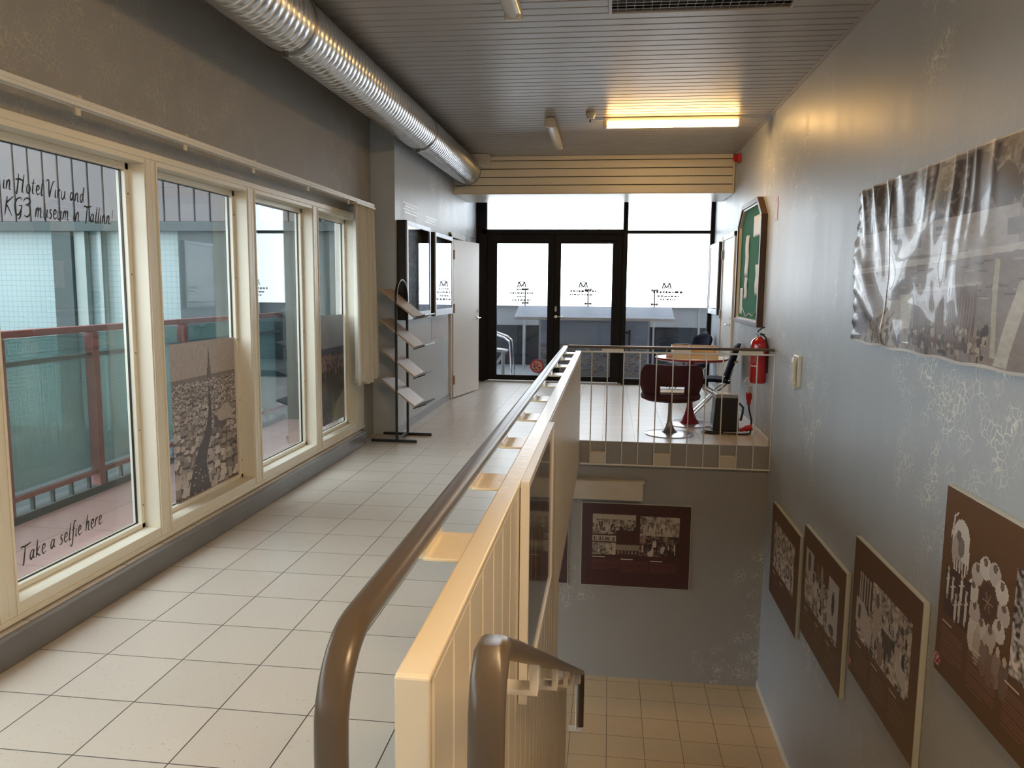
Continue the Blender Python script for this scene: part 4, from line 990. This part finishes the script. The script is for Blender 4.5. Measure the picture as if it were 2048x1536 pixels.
b = MB(); b.box(XR-.003, XR, 7.66, 7.78, 2.13, 2.345); pk = b.build('notice_sheet', simple('pink_notice', (.60, .36, .36, 1), .5)); tag(pk, 'narrow pink notice on the right wall beside the green board', 'notice')
b = MB(); b.box(XR-.004, XR-.003, 7.67, 7.77, 2.15, 2.30); b.build('inner_field', simple('pale_pink_notice', (.66, .52, .52, 1), .5), pk)

# wall telephone / intercom
ic = thing('wall_telephone', (XR, 6.5, .72), 'cream wall telephone handset on the right wall above the stairs', 'telephone')
b = MB(); b.box(XR-.03, XR, 6.44, 6.62, .70, .955); b.build('cradle', 'plasticw', ic, bevel=.008)
b = MB(); b.prism([(XR-.032, .93), (XR-.060, .94), (XR-.068, .90), (XR-.058, .80), (XR-.066, .76), (XR-.06, .715), (XR-.032, .72), (XR-.04, .80), (XR-.04, .88)], 'y', 6.46, 6.51); b.build('handset', 'plasticw', ic, bevel=.006)
b = MB(); b.tube([(XR-.03, 6.50, .71), (XR-.045, 6.51, .68), (XR-.02, 6.54, .67), (XR-.008, 6.56, .70)], .005, 6); b.build('cord', 'plate', ic)
b = MB(); b.tube([(XR-.004, 6.62, .845), (XR-.02, 6.78, .845)], .006, 8); b.build('cord', 'plate', ic)

# fire extinguisher
ex = thing('fire_extinguisher', (1.455, 7.80, .58), 'red fire extinguisher hung on the right wall behind the railing', 'fire extinguisher')
ec = (1.452, 7.80, .575)
b = MB(); b.lathe([(.0001, 0), (.07, 0), (.079, .012), (.08, .03), (.08, .37), (.076, .395), (.058, .425), (.030, .443), (.024, .455), (.0001, .456)], ec, 32); b.build('cylinder', 'redext', ex, smooth=True)
b = MB(); b.lathe([(.0001, .45), (.018, .45), (.018, .49), (.0001, .49)], ec, 14); b.box(ec[0]-.03, ec[0]+.012, ec[1]-.012, ec[1]+.012, ec[2]+.47, ec[2]+.495); b.build('valve', 'chrome', ex, bevel=.002)
b = MB(); b.tube([(ec[0]-.02, ec[1], ec[2]+.50), (ec[0]+.03, ec[1]-.01, ec[2]+.545), (ec[0]+.045, ec[1]-.01, ec[2]+.54)], .008, 6); b.tube([(ec[0]-.01, ec[1], ec[2]+.49), (ec[0]+.05, ec[1]-.01, ec[2]+.47)], .008, 6); b.build('lever', 'black', ex)
b = MB(); b.tube([(ec[0]+.01, ec[1]-.02, ec[2]+.48), (ec[0]+.05, ec[1]-.05, ec[2]+.45), (ec[0]+.078, ec[1]-.03, ec[2]+.35), (ec[0]+.08, ec[1]-.03, ec[2]+.1)], .009, 8); b.build('hose', 'black', ex, smooth=True)
b = MB()
for (a0, a1, z0, z1) in ((-2.6, -2.0, .20, .34),): b.grid(lambda u, v: (ec[0]+.0815*math.cos(a0+u*(a1-a0)), ec[1]+.0815*math.sin(a0+u*(a1-a0)), ec[2]+z0+v*(z1-z0)), 8, 2)
b.build('label', simple('extinguisher_label', (.45, .05, .05, 1), .4), ex)
b = MB(); b.grid(lambda u, v: (ec[0]+.082*math.cos(-2.7+u*.9), ec[1]+.082*math.sin(-2.7+u*.9), ec[2]+.165+v*.012), 8, 1); b.build('label_stripe', 'paper', ex)
b = MB(); b.grid(lambda u, v: (ec[0]+.0825*math.cos(-2.45+u*.15), ec[1]+.0825*math.sin(-2.45+u*.15), ec[2]+.27+v*.014), 4, 1); b.build('label_mark', 'paper', ex)
b = MB(); b.box(ec[0]+.07, XR, ec[1]-.02, ec[1]+.02, ec[2]+.1, ec[2]+.44); b.build('wall_bracket', 'alu', ex)

# ================================================================== brochure stand
bs = thing('brochure_stand', (-1.98, 7.25, 0), 'black metal brochure stand with four sloping wooden shelves beside the curtain', 'brochure stand')
pA, pB = Vector((-1.985, 7.13, 0)), Vector((-1.975, 7.50, 0))
b = MB(); path = [tuple(pA), (pA.x, pA.y, 1.30)]
mid = (pA+pB)/2; hw = (pB-pA).length/2
for k in range(0, 13): a = PI-PI*k/12; path.append((mid.x+(pB.x-pA.x)/2*math.cos(a), mid.y+(pB.y-pA.y)/2*math.cos(a), 1.355+.185*math.sin(a)))
path += [(pB.x, pB.y, 1.30), tuple(pB)]
b.tube(path, .0125, 10); b.build('arch_frame', 'black', bs, smooth=True)
b = MB(); b.box(-2.235, -1.79, 7.115, 7.145, .0, .026); b.build('foot', 'black', bs, bevel=.004)
b = MB(); b.box(-2.225, -1.73, 7.485, 7.515, .0, .026); b.build('foot', 'black', bs, bevel=.004)
b = MB(); b.box(-1.995, -1.965, 7.12, 7.51, .012, .034); b.build('foot_bar', 'black', bs)
for k, z in enumerate((1.335, 1.05, .775, .49)):
    # shelf slopes down to the right (towards the corridor)
    d = Vector((.325, 0, -.255)); L = d.length; dn = d.normalized(); nn = Vector((-dn.z, 0, dn.x)) if dn.x > 0 else 0
    nn = Vector((.255, 0, .325)).normalized()
    st0 = Vector((-2.14, 0, z+.108))
    def pt(u, w, y): q = st0+dn*u+nn*w; return (q.x, y, q.z)
    b = MB(); V = [pt(0, 0, 7.12), pt(L, 0, 7.12), pt(L, .016, 7.12), pt(0, .016, 7.12)]; V2 = [pt(0, 0, 7.51), pt(L, 0, 7.51), pt(L, .016, 7.51), pt(0, .016, 7.51)]
    a_ = [b.bm.verts.new(p) for p in V]; c_ = [b.bm.verts.new(p) for p in V2]
    b.bm.faces.new(a_); b.bm.faces.new(c_[::-1])
    for i in range(4): b.bm.faces.new([a_[i], c_[i], c_[(i+1) % 4], a_[(i+1) % 4]])
    shf = b.build('shelf', 'shelfw', bs, bevel=.002)
    b = MB()
    V = [pt(L, -.012, 7.11), pt(L+.010, -.012, 7.11), pt(L+.075, .090, 7.11), pt(L+.066, .097, 7.11)]; V2 = [(p[0], 7.52, p[2]) for p in V]
    a_ = [b.bm.verts.new(p) for p in V]; c_ = [b.bm.verts.new(p) for p in V2]
    b.bm.faces.new(a_); b.bm.faces.new(c_[::-1])
    for i in range(4): b.bm.faces.new([a_[i], c_[i], c_[(i+1) % 4], a_[(i+1) % 4]])
    b.build('lip', 'black', shf)

# ================================================================== furniture
# maroon shell chair on a trumpet foot, back to the viewer
cc = Vector((.64, 8.02, 0))
ch = thing('pedestal_chair', tuple(cc), 'maroon shell chair on a white trumpet foot beside the round table', 'chair')
b = MB(); b.lathe([(.0001, 0), (.245, 0), (.245, .008), (.21, .014), (.10, .022), (.0001, .024)], cc, 40); b.build('foot_disc', simple('silver_white_foot', (.62, .62, .66, 1), .22, .3), ch, smooth=True)
b = MB(); b.lathe([(.0001, .016), (.09, .018), (.062, .04), (.038, .08), (.024, .14), (.019, .22), (.019, .36), (.0001, .36)], cc, 24); b.build('stem', simple('grey_metal_stem', (.30, .28, .28, 1), .3, .6), ch, smooth=True)
b = MB(); b.lathe([(.0001, .345), (.12, .347), (.245, .352), (.292, .372), (.303, .400), (.292, .428), (.25, .442), (.18, .438), (.0001, .43)], cc, 40); 
for v in b.bm.verts: v.co.y = cc.y+(v.co.y-cc.y)*.92
b.build('seat', 'maroon', ch, smooth=True)
def shell(u, v, off=0):
    a = -PI/2+(u-.5)*math.radians(176); edge = max(0, (abs(u-.5)*2-.60)/.40)
    zt_ = .735-.20*edge**1.6; zb_ = .42
    z = zb_+(zt_-zb_)*v; r = (.256+.038*v+off); 
    return (cc.x+r*math.cos(a)*1.06, cc.y+r*math.sin(a)*.85-.02*v, z)
b = MB(); nu, nv = 48, 16; V = [[b.bm.verts.new(shell(i/nu, j/nv)) for j in range(nv+1)] for i in range(nu+1)]
for i in range(nu):
    for j in range(nv):
        u, v = (i+.5)/nu, (j+.5)/nv
        if .36 < u < .64 and .08 < v < .30: continue
        b.bm.faces.new([V[i][j], V[i+1][j], V[i+1][j+1], V[i][j+1]])
for row in V:
    for v_ in row:
        if not v_.link_faces: b.bm.verts.remove(v_)
b.build('backrest', 'maroon', ch, smooth=True, solid=.022)
b = MB(); b.box(.53, .78, 7.90, 8.10, .441, .446); tag(b.build('paper_sheet', 'paper'), 'white sheet lying on the seat of the maroon chair', 'paper')

# round table
tc = Vector((.905, 8.68, 0))
tb = thing('round_table', tuple(tc), 'round table with white top, red edge and red trumpet foot', 'table')
b = MB(); b.lathe([(.0001, 0), (.26, 0), (.26, .008), (.22, .013), (.10, .018), (.0001, .02)], tc, 40); b.build('foot_disc', simple('pink_silver_foot', (.55, .42, .46, 1), .22, .3), tb, smooth=True)
b = MB(); b.lathe([(.0001, .014), (.115, .016), (.085, .05), (.055, .11), (.034, .19), (.027, .30), (.027, .66), (.06, .71), (.0001, .712)], tc, 28); b.build('stem', 'tred', tb, smooth=True)
b = MB(); b.lathe([(.0001, .705), (.36, .708), (.392, .722), (.392, .738), (.0001, .738)], tc, 48); b.build('edge', 'tred', tb, smooth=True)
b = MB(); b.lathe([(.0001, .738), (.388, .738), (.388, .741), (.0001, .741)], tc, 48); b.build('table_top', 'white', tb, smooth=True)
# wooden tray box on the table
bx = thing('wooden_box', (.92, 8.58, .741), 'open light wooden box with a slot handle on the round table', 'box')
b = MB(); b.box(.69, 1.165, 8.46, 8.80, .742, .752); b.build('base', 'lwood', bx)
b = MB(); b.box(.69, .86, 8.45, 8.46, .742, .80); b.box(1.0, 1.165, 8.45, 8.46, .742, .80); b.box(.86, 1.0, 8.45, 8.46, .742, .766); b.box(.86, 1.0, 8.45, 8.46, .785, .80); b.build('front_board', 'lwood', bx, bevel=.002)
for x0, x1 in ((.69, .87), (.885, 1.165)): b = MB(); b.box(x0, x1, 8.79, 8.80, .752, .868); b.build('back_board', 'lwood', bx, bevel=.002)
for x0, x1 in ((.69, .70), (1.155, 1.165), (.872, .882)): b = MB(); b.prism([(8.46, .752), (8.79, .752), (8.79, .868), (8.46, .80)], 'x', x0, x1); b.build('side_board', 'lwood', bx)
b = MB(); b.lathe([(.0001, 0), (.03, 0), (.035, .02), (.02, .05), (.0001, .06)], (.655, 8.56, .741), 16)
tag(b.build('figurine', simple('pink_cloth', (.5, .33, .36, 1), .7), smooth=True), 'small pink crumpled lump at the left side of the wooden box', 'ornament')

# navy side chair facing left, at the table
def tubular_chair(name, loc, rot, label, cat='chair', arms=False, band=True, group=None):
    t = thing(name, (0, 0, 0), label, cat, group)
    b = MB()
    b.grid(lambda u, v: (-.21+u*.42, -.20+v*.40, .435+.018*math.cos((u-.5)*PI)+.0*v), 10, 8); b.build('seat', 'navy', t, smooth=True, solid=.035)
    b = MB(); b.grid(lambda u, v: (.205+.10*v+.05*(2*u-1)**2*(-1), -.20+u*.40, .47+.40*v-.06*(2*u-1)**2*v), 12, 10); b.build('backrest', 'navy', t, smooth=True, solid=.03)
    for s in (-1, 1):
        b = MB(); b.tube([(.24, s*.17, .62), (.20, s*.18, .44), (.05, s*.19, .30), (-.22, s*.20, .01)], .0095, 8); b.build('front_leg', 'chrome', t, smooth=True)
        b = MB(); b.tube([(-.20, s*.17, .42), (.02, s*.18, .30), (.25, s*.19, .01)], .0095, 8); b.build('rear_leg', 'chrome', t, smooth=True)
        if arms: b = MB(); b.tube([(.24, s*.24, .60), (.10, s*.25, .66), (-.12, s*.25, .66), (-.20, s*.24, .58), (-.20, s*.21, .42)], .012, 8); b.build('armrest', 'black', t, smooth=True)
    if band: b = MB(); b.box(.225, .29, -.15, .15, .655, .675); b.build('wooden_band', 'lwood', t)
    t.location = loc; t.rotation_euler = (0, 0, rot); return t
bpy.context.view_layer.update()
tubular_chair('side_chair', (1.19, 9.20, 0), -.12, 'navy chair with crossed metal legs facing the round table')
tubular_chair('armchair', (1.08, 10.95, 0), .5, 'dark armchair in front of the glazing near the right wall', arms=True, band=False)
tubular_chair('armchair', (1.13, 11.68, 0), .15, 'dark armchair closest to the glazing corner, behind the other', arms=True, band=False)

# black equipment case with cables
ca = thing('equipment_case', (1.24, 8.3, 0), 'black cloth covered case with a grey lid on the floor by the right wall', 'case')
b = MB(); b.prism([(1.105, .004), (1.372, .004), (1.36, .355), (1.125, .355)], 'y', 8.24, 8.50); b.build('body', 'black', ca, bevel=.012)
b = MB(); b.box(1.122, 1.363, 8.235, 8.505, .357, .395); b.build('lid', simple('grey_lid', (.33, .35, .38, 1), .4), ca, bevel=.006)
b = MB(); b.box(1.15, 1.26, 8.25, 8.45, .396, .400); tag(b.build('paper_sheet', 'paper'), 'white sheet lying on the lid of the black case', 'paper')
b = MB(); b.tube([(1.37, 8.3, .3), (1.41, 8.27, .26), (1.405, 8.26, .2), (1.385, 8.25, .12)], .012, 8); b.build('side_strap', 'black', ca, smooth=True)
cb_ = thing('power_cable', (1.3, 8.2, 0), 'black cable looped on the floor around the black case with red plugs', 'cable')
b = MB()
P = [(1.0, 8.30, .012)]+[(1.235+.24*math.cos(a), 8.17+.12*math.sin(a), .012+.004*math.sin(3*a)) for a in np.linspace(PI, 2*PI, 14)]+[(1.492, 8.22, .05), (1.485, 8.2, .15), (1.46, 8.2, .24), (1.452, 8.2, .30)]
b.tube(P, .009, 8); b.build('cord', 'black', cb_, smooth=True)
b = MB(); b.tube([(1.02, 8.38, .012), (1.0, 8.30, .012), (1.04, 8.18, .012), (1.2, 8.12, .012)], .009, 8); b.build('cord', 'black', cb_, smooth=True)
def plug(c, tilt):
    b = MB(); b.lathe([(.0001, -.06), (.018, -.06), (.022, -.01), (.030, .0), (.033, .07), (.0001, .07)], (0, 0, 0), 16)
    R = Matrix.Translation(c) @ Matrix.Rotation(tilt, 4, 'Y')
    for v in b.bm.verts: v.co = R @ v.co
    b.build('plug', 'redp', cb_, smooth=True)
plug((1.452, 8.2, .36), 0); plug((1.43, 8.21, .045), 1.3)
b = MB(); b.box(1.43, 1.478, 8.17, 8.22, .42, .50); b.tube([(1.44, 8.2, .5), (1.40, 8.2, .53), (1.43, 8.2, .58), (1.5, 8.2, .60)], .008, 6); b.build('socket_box', 'plasticw', cb_)

# ================================================================== terrace beyond the glazing
b = MB(); b.box(-6, 6, 12.26, 15.7, -.2, -.02); struct(b.build('floor_terrace', 'deck'), 'dark terrace floor beyond the glass doors', 'floor')
b = MB(); b.box(-6, 6, 15.2, 15.3, .76, 1.13); 
for x in (-5, -3.9, -2.78, -1.66, -.54, .58, 1.70, 2.8, 3.9): b.box(x-.02, x+.02, 15.185, 15.2, -.02, 1.13)
tp = struct(b.build('trim_4', 'parapet'), 'pale grey terrace parapet', 'parapet')
b = MB(); b.box(-6, 6, 15.22, 15.26, -.02, .76); b.build('lower_glass', 'darkglass', tp)
b = MB(); b.box(-6, 6, 15.18, 15.32, 1.125, 1.14); b.build('coping', 'clamp', tp)
ot = thing('viewing_table', (-.27, 13.8, 0), 'long sloping orientation table with pale top on the terrace', 'table')
b = MB(); b.prism([(13.5, .955), (13.5, .985), (14.15, 1.165), (14.15, 1.135)], 'x', -1.64, 1.10); b.build('table_top', 'tabletop', ot, bevel=.004)
b = MB(); b.box(-1.66, 1.12, 13.485, 13.50, .935, .985); b.build('front_edge', 'alu', ot)
def view_panel():
    A = Art(160, 70, (120, 130, 146)); A.rect(0, 0, 1, .45, (124, 140, 164)); A.a *= (.9+.2*A.noise(6))[..., None]
    for k in range(500): x, y = A.rs.rand(), .48+.50*A.rs.rand()**1.2; A.rect(x, y, x+.03, y+.015, [(112, 96, 92), (150, 140, 136), (84, 70, 72), (170, 160, 158)][k % 4])
    A.rect(.0, .45, 1, .52, (112, 102, 108)); A.rect(0, 0, .015, 1, (170, 176, 186)); A.rect(.985, 0, 1, 1, (170, 176, 186)); return A
b = MB(); b.box(-1.22, .70, 13.62, 13.66, -.02, .94); b.build('front_panel', 'parapet', ot)
print_mesh('panel_print', view_panel(), (-1.21, 13.615, .93), (1.9, 0, 0), (0, 0, -.93), 'sepia', ot)
b = MB(); b.box(.34, .37, 13.55, 13.60, .40, .78); b.box(.06, .34, 13.55, 13.6, .72, .75); b.build('bracket', 'black', ot)
gp0 = None
for k, x in enumerate((-1.54, -.39, .80)):
    t = thing('clamp_post', (x, 14.3, 0), ['left', 'middle', 'right'][k]+' of three steel clamp posts behind the orientation table', 'post', 'glass clamp posts on the terrace')
    b = MB(); b.tube([(x, 14.3, -.02), (x, 14.3, 1.48)], .015, 10); b.build('pole', 'clamp', t, smooth=True)
    for z in (1.46, 1.21): b = MB(); b.box(x-.065, x-.025, 14.28, 14.31, z-.02, z+.02); b.box(x+.025, x+.065, 14.28, 14.31, z-.02, z+.02); b.box(x-.03, x+.03, 14.285, 14.315, z-.012, z+.012); b.build('clamp', 'clamp', t)
oc = thing('terrace_chair', (-1.95, 13.0, 0), 'metal terrace chair with curved armrest left of the orientation table', 'chair')
b = MB()
for yy in (12.8, 13.2): b.tube([(-2.2, yy, .80), (-1.95, yy, .74), (-1.72, yy, .66), (-1.64, yy, .60), (-1.62, yy, .50), (-1.60, yy, 0)], .014, 8)
b.build('frame', 'chrome', oc, smooth=True)
b = MB(); b.grid(lambda u, v: (-2.15+u*.45, 12.82+v*.36, .42+.02*math.sin(u*PI)), 8, 4); b.build('seat', 'concrete', oc, smooth=True, solid=.04)
b = MB(); b.grid(lambda u, v: (-2.20-.06*v, 12.82+u*.36, .44+v*.42), 4, 6); b.build('backrest', 'concrete', oc, smooth=True, solid=.04)
b = MB(); b.tube([(-2.0, 12.80, .02), (-1.74, 12.80, .40)], .012, 8); b.tube([(-2.0, 13.2, .02), (-1.74, 13.2, .40)], .012, 8); b.tube([(-1.74, 12.8, 0.0), (-1.74, 12.8, .43)], .03, 8); b.build('leg', 'concrete', oc, smooth=True)

# ================================================================== balcony and courtyard beyond the left windows
b = MB(); b.box(-3.62, -2.58, -4, 8.2, -.15, .0); struct(b.build('floor_balcony', 'tile_out'), 'pinkish balcony floor beyond the left windows', 'floor')
b = MB(); b.box(-3.70, -3.56, -4, 8.2, -.2, .05); struct(b.build('trim_5', 'dconcrete'), 'concrete kerb at the balcony edge', 'kerb')
br = thing('balcony_railing', (-3.6, 4, 0), 'reddish brown balcony railing with wired glass beyond the windows', 'railing')
b = MB(); b.box(-3.63, -3.57, -4, 8.2, 1.14, 1.185); b.build('top_rail', 'brick', br, bevel=.004)
b = MB(); b.box(-3.61, -3.585, -4, 8.2, .965, .995); b.build('mid_rail', simple('dark_grey_rail', (.10, .12, .13, 1), .5), br)
b = MB(); b.box(-3.61, -3.575, -4, 8.2, .135, .165); b.build('bottom_rail', 'brick', br)
for y in (-1.9, -.8, .3, 1.55, 2.85, 4.18, 5.04, 6.22, 7.5):
    b = MB(); b.box(-3.63, -3.56, y-.03, y+.03, .05, 1.14); b.build('post', 'brick', br, bevel=.003)
b = MB(); y = -3.9
while y < 8.1: b.box(-3.605, -3.58, y, y+.015, .05, .135); y += .18
b.build('spacer_bar', 'dconcrete', br)
b = MB(); b.box(-3.66, -3.655, -4, 8.2, .17, 1.13); b.build('glass_panel', 'wired', br)
# wing of the building at right angles
FY = 8.2
b = MB(); b.box(-14, -2.55, FY, FY+.3, 2.10, 9); b.box(-14, -2.55, FY, FY+.3, -6, -.2)
b.box(-5.92, -5.30+.0, FY, FY+.3, -.2, 2.10) if False else None
b.box(-4.75, -2.55, FY, FY+.3, -.2, 2.10); b.box(-6.25, -6.02, FY-.02, FY+.3, -.2, 2.10); b.box(-8.6, -8.3, FY, FY+.3, -.2, 2.1)
fac = struct(b.build('wall_courtyard', 'dconcrete'), 'wing of the building across the courtyard', 'facade')
b = MB(); x = -9.5
while x < -2.7: b.box(x, x+.164, FY-.03, FY-.006, 2.16, 9); x += .178
b.build('ribbed_cladding', 'clad', fac, bevel=.006, bseg=1)
b = MB(); b.box(-14, -2.6, FY-.005, FY-.001, 2.16, 9); b.build('cladding_back', simple('cladding_shadow_gap', (.03, .026, .028, 1), .8), fac)
b = MB(); b.box(-14, -2.6, FY-.05, FY, 2.06, 2.16); b.build('window_head', 'dconcrete', fac)
b = MB(); b.box(-8.3, -6.25, FY+.12, FY+.14, -.2, 2.1); b.box(-6.02, -4.75, FY+.12, FY+.14, -.2, 2.1); b.box(-12, -8.6, FY+.12, FY+.14, -.2, 2.1); b.build('frosted_pane', 'wired_win', fac)
b = MB(); b.box(-6.01, -5.88, FY+.02, FY+.1, -.2, 2.1); b.box(-5.72, -5.68, FY+.02, FY+.1, -.2, 2.1); b.build('inner_frame', simple('pale_inner_window_frame', (.20, .23, .22, 1), .5), fac)
b = MB(); b.box(-3.95, -3.82, FY-.12, FY, -.1, 4.4); b.build('drainpipe', simple('pale_blue_pipe', (.45, .58, .62, 1), .4), fac)
b = MB(); b.box(-12.8, -12.5, -12, 8.5, -6, .6); b.box(-12.8, -2.6, -12.3, -12, -6, 2.0); struct(b.build('wall_added_wing', 'dconcrete'), 'unseen far wing added to limit the sky over the courtyard', 'facade')  # unseen wing, added to close the courtyard and limit its sky

b = MB(); b.box(-12.8, -2.6, -12, 8.5, -6.2, -6); struct(b.build('floor_added_ground', 'concrete'), 'unseen courtyard ground added to block light from below', 'ground')  # unseen ground, added to shut out sky light from below
# unseen outer walls, added to block the sky above and beside the rooms
b = MB(); b.box(-2.8, 1.8, -8.2, 12.4, CZ+.32, CZ+.5); b.box(-2.8, -2.6, -8, 8.2, CZ+.3, 9); b.box(-9, 9, 12.3, 12.5, CZ+.3, 9); b.box(XR+.2, 9, 12.3, 12.5, -3, CZ+.3); b.box(-9, -2.75, 12.3, 12.5, -3, CZ+.3)
struct(b.build('wall_added_outer', 'concrete'), 'unseen outer concrete walls added to block sky around the terrace', 'facade')
b = MB(); b.box(-9, 9, 12.3, 14.2, CZ+.14, CZ+.3); struct(b.build('ceiling_added_slab', 'concrete'), 'unseen roof slab added to shade the terrace', 'soffit')  # unseen slab, added to keep sky light off the terrace
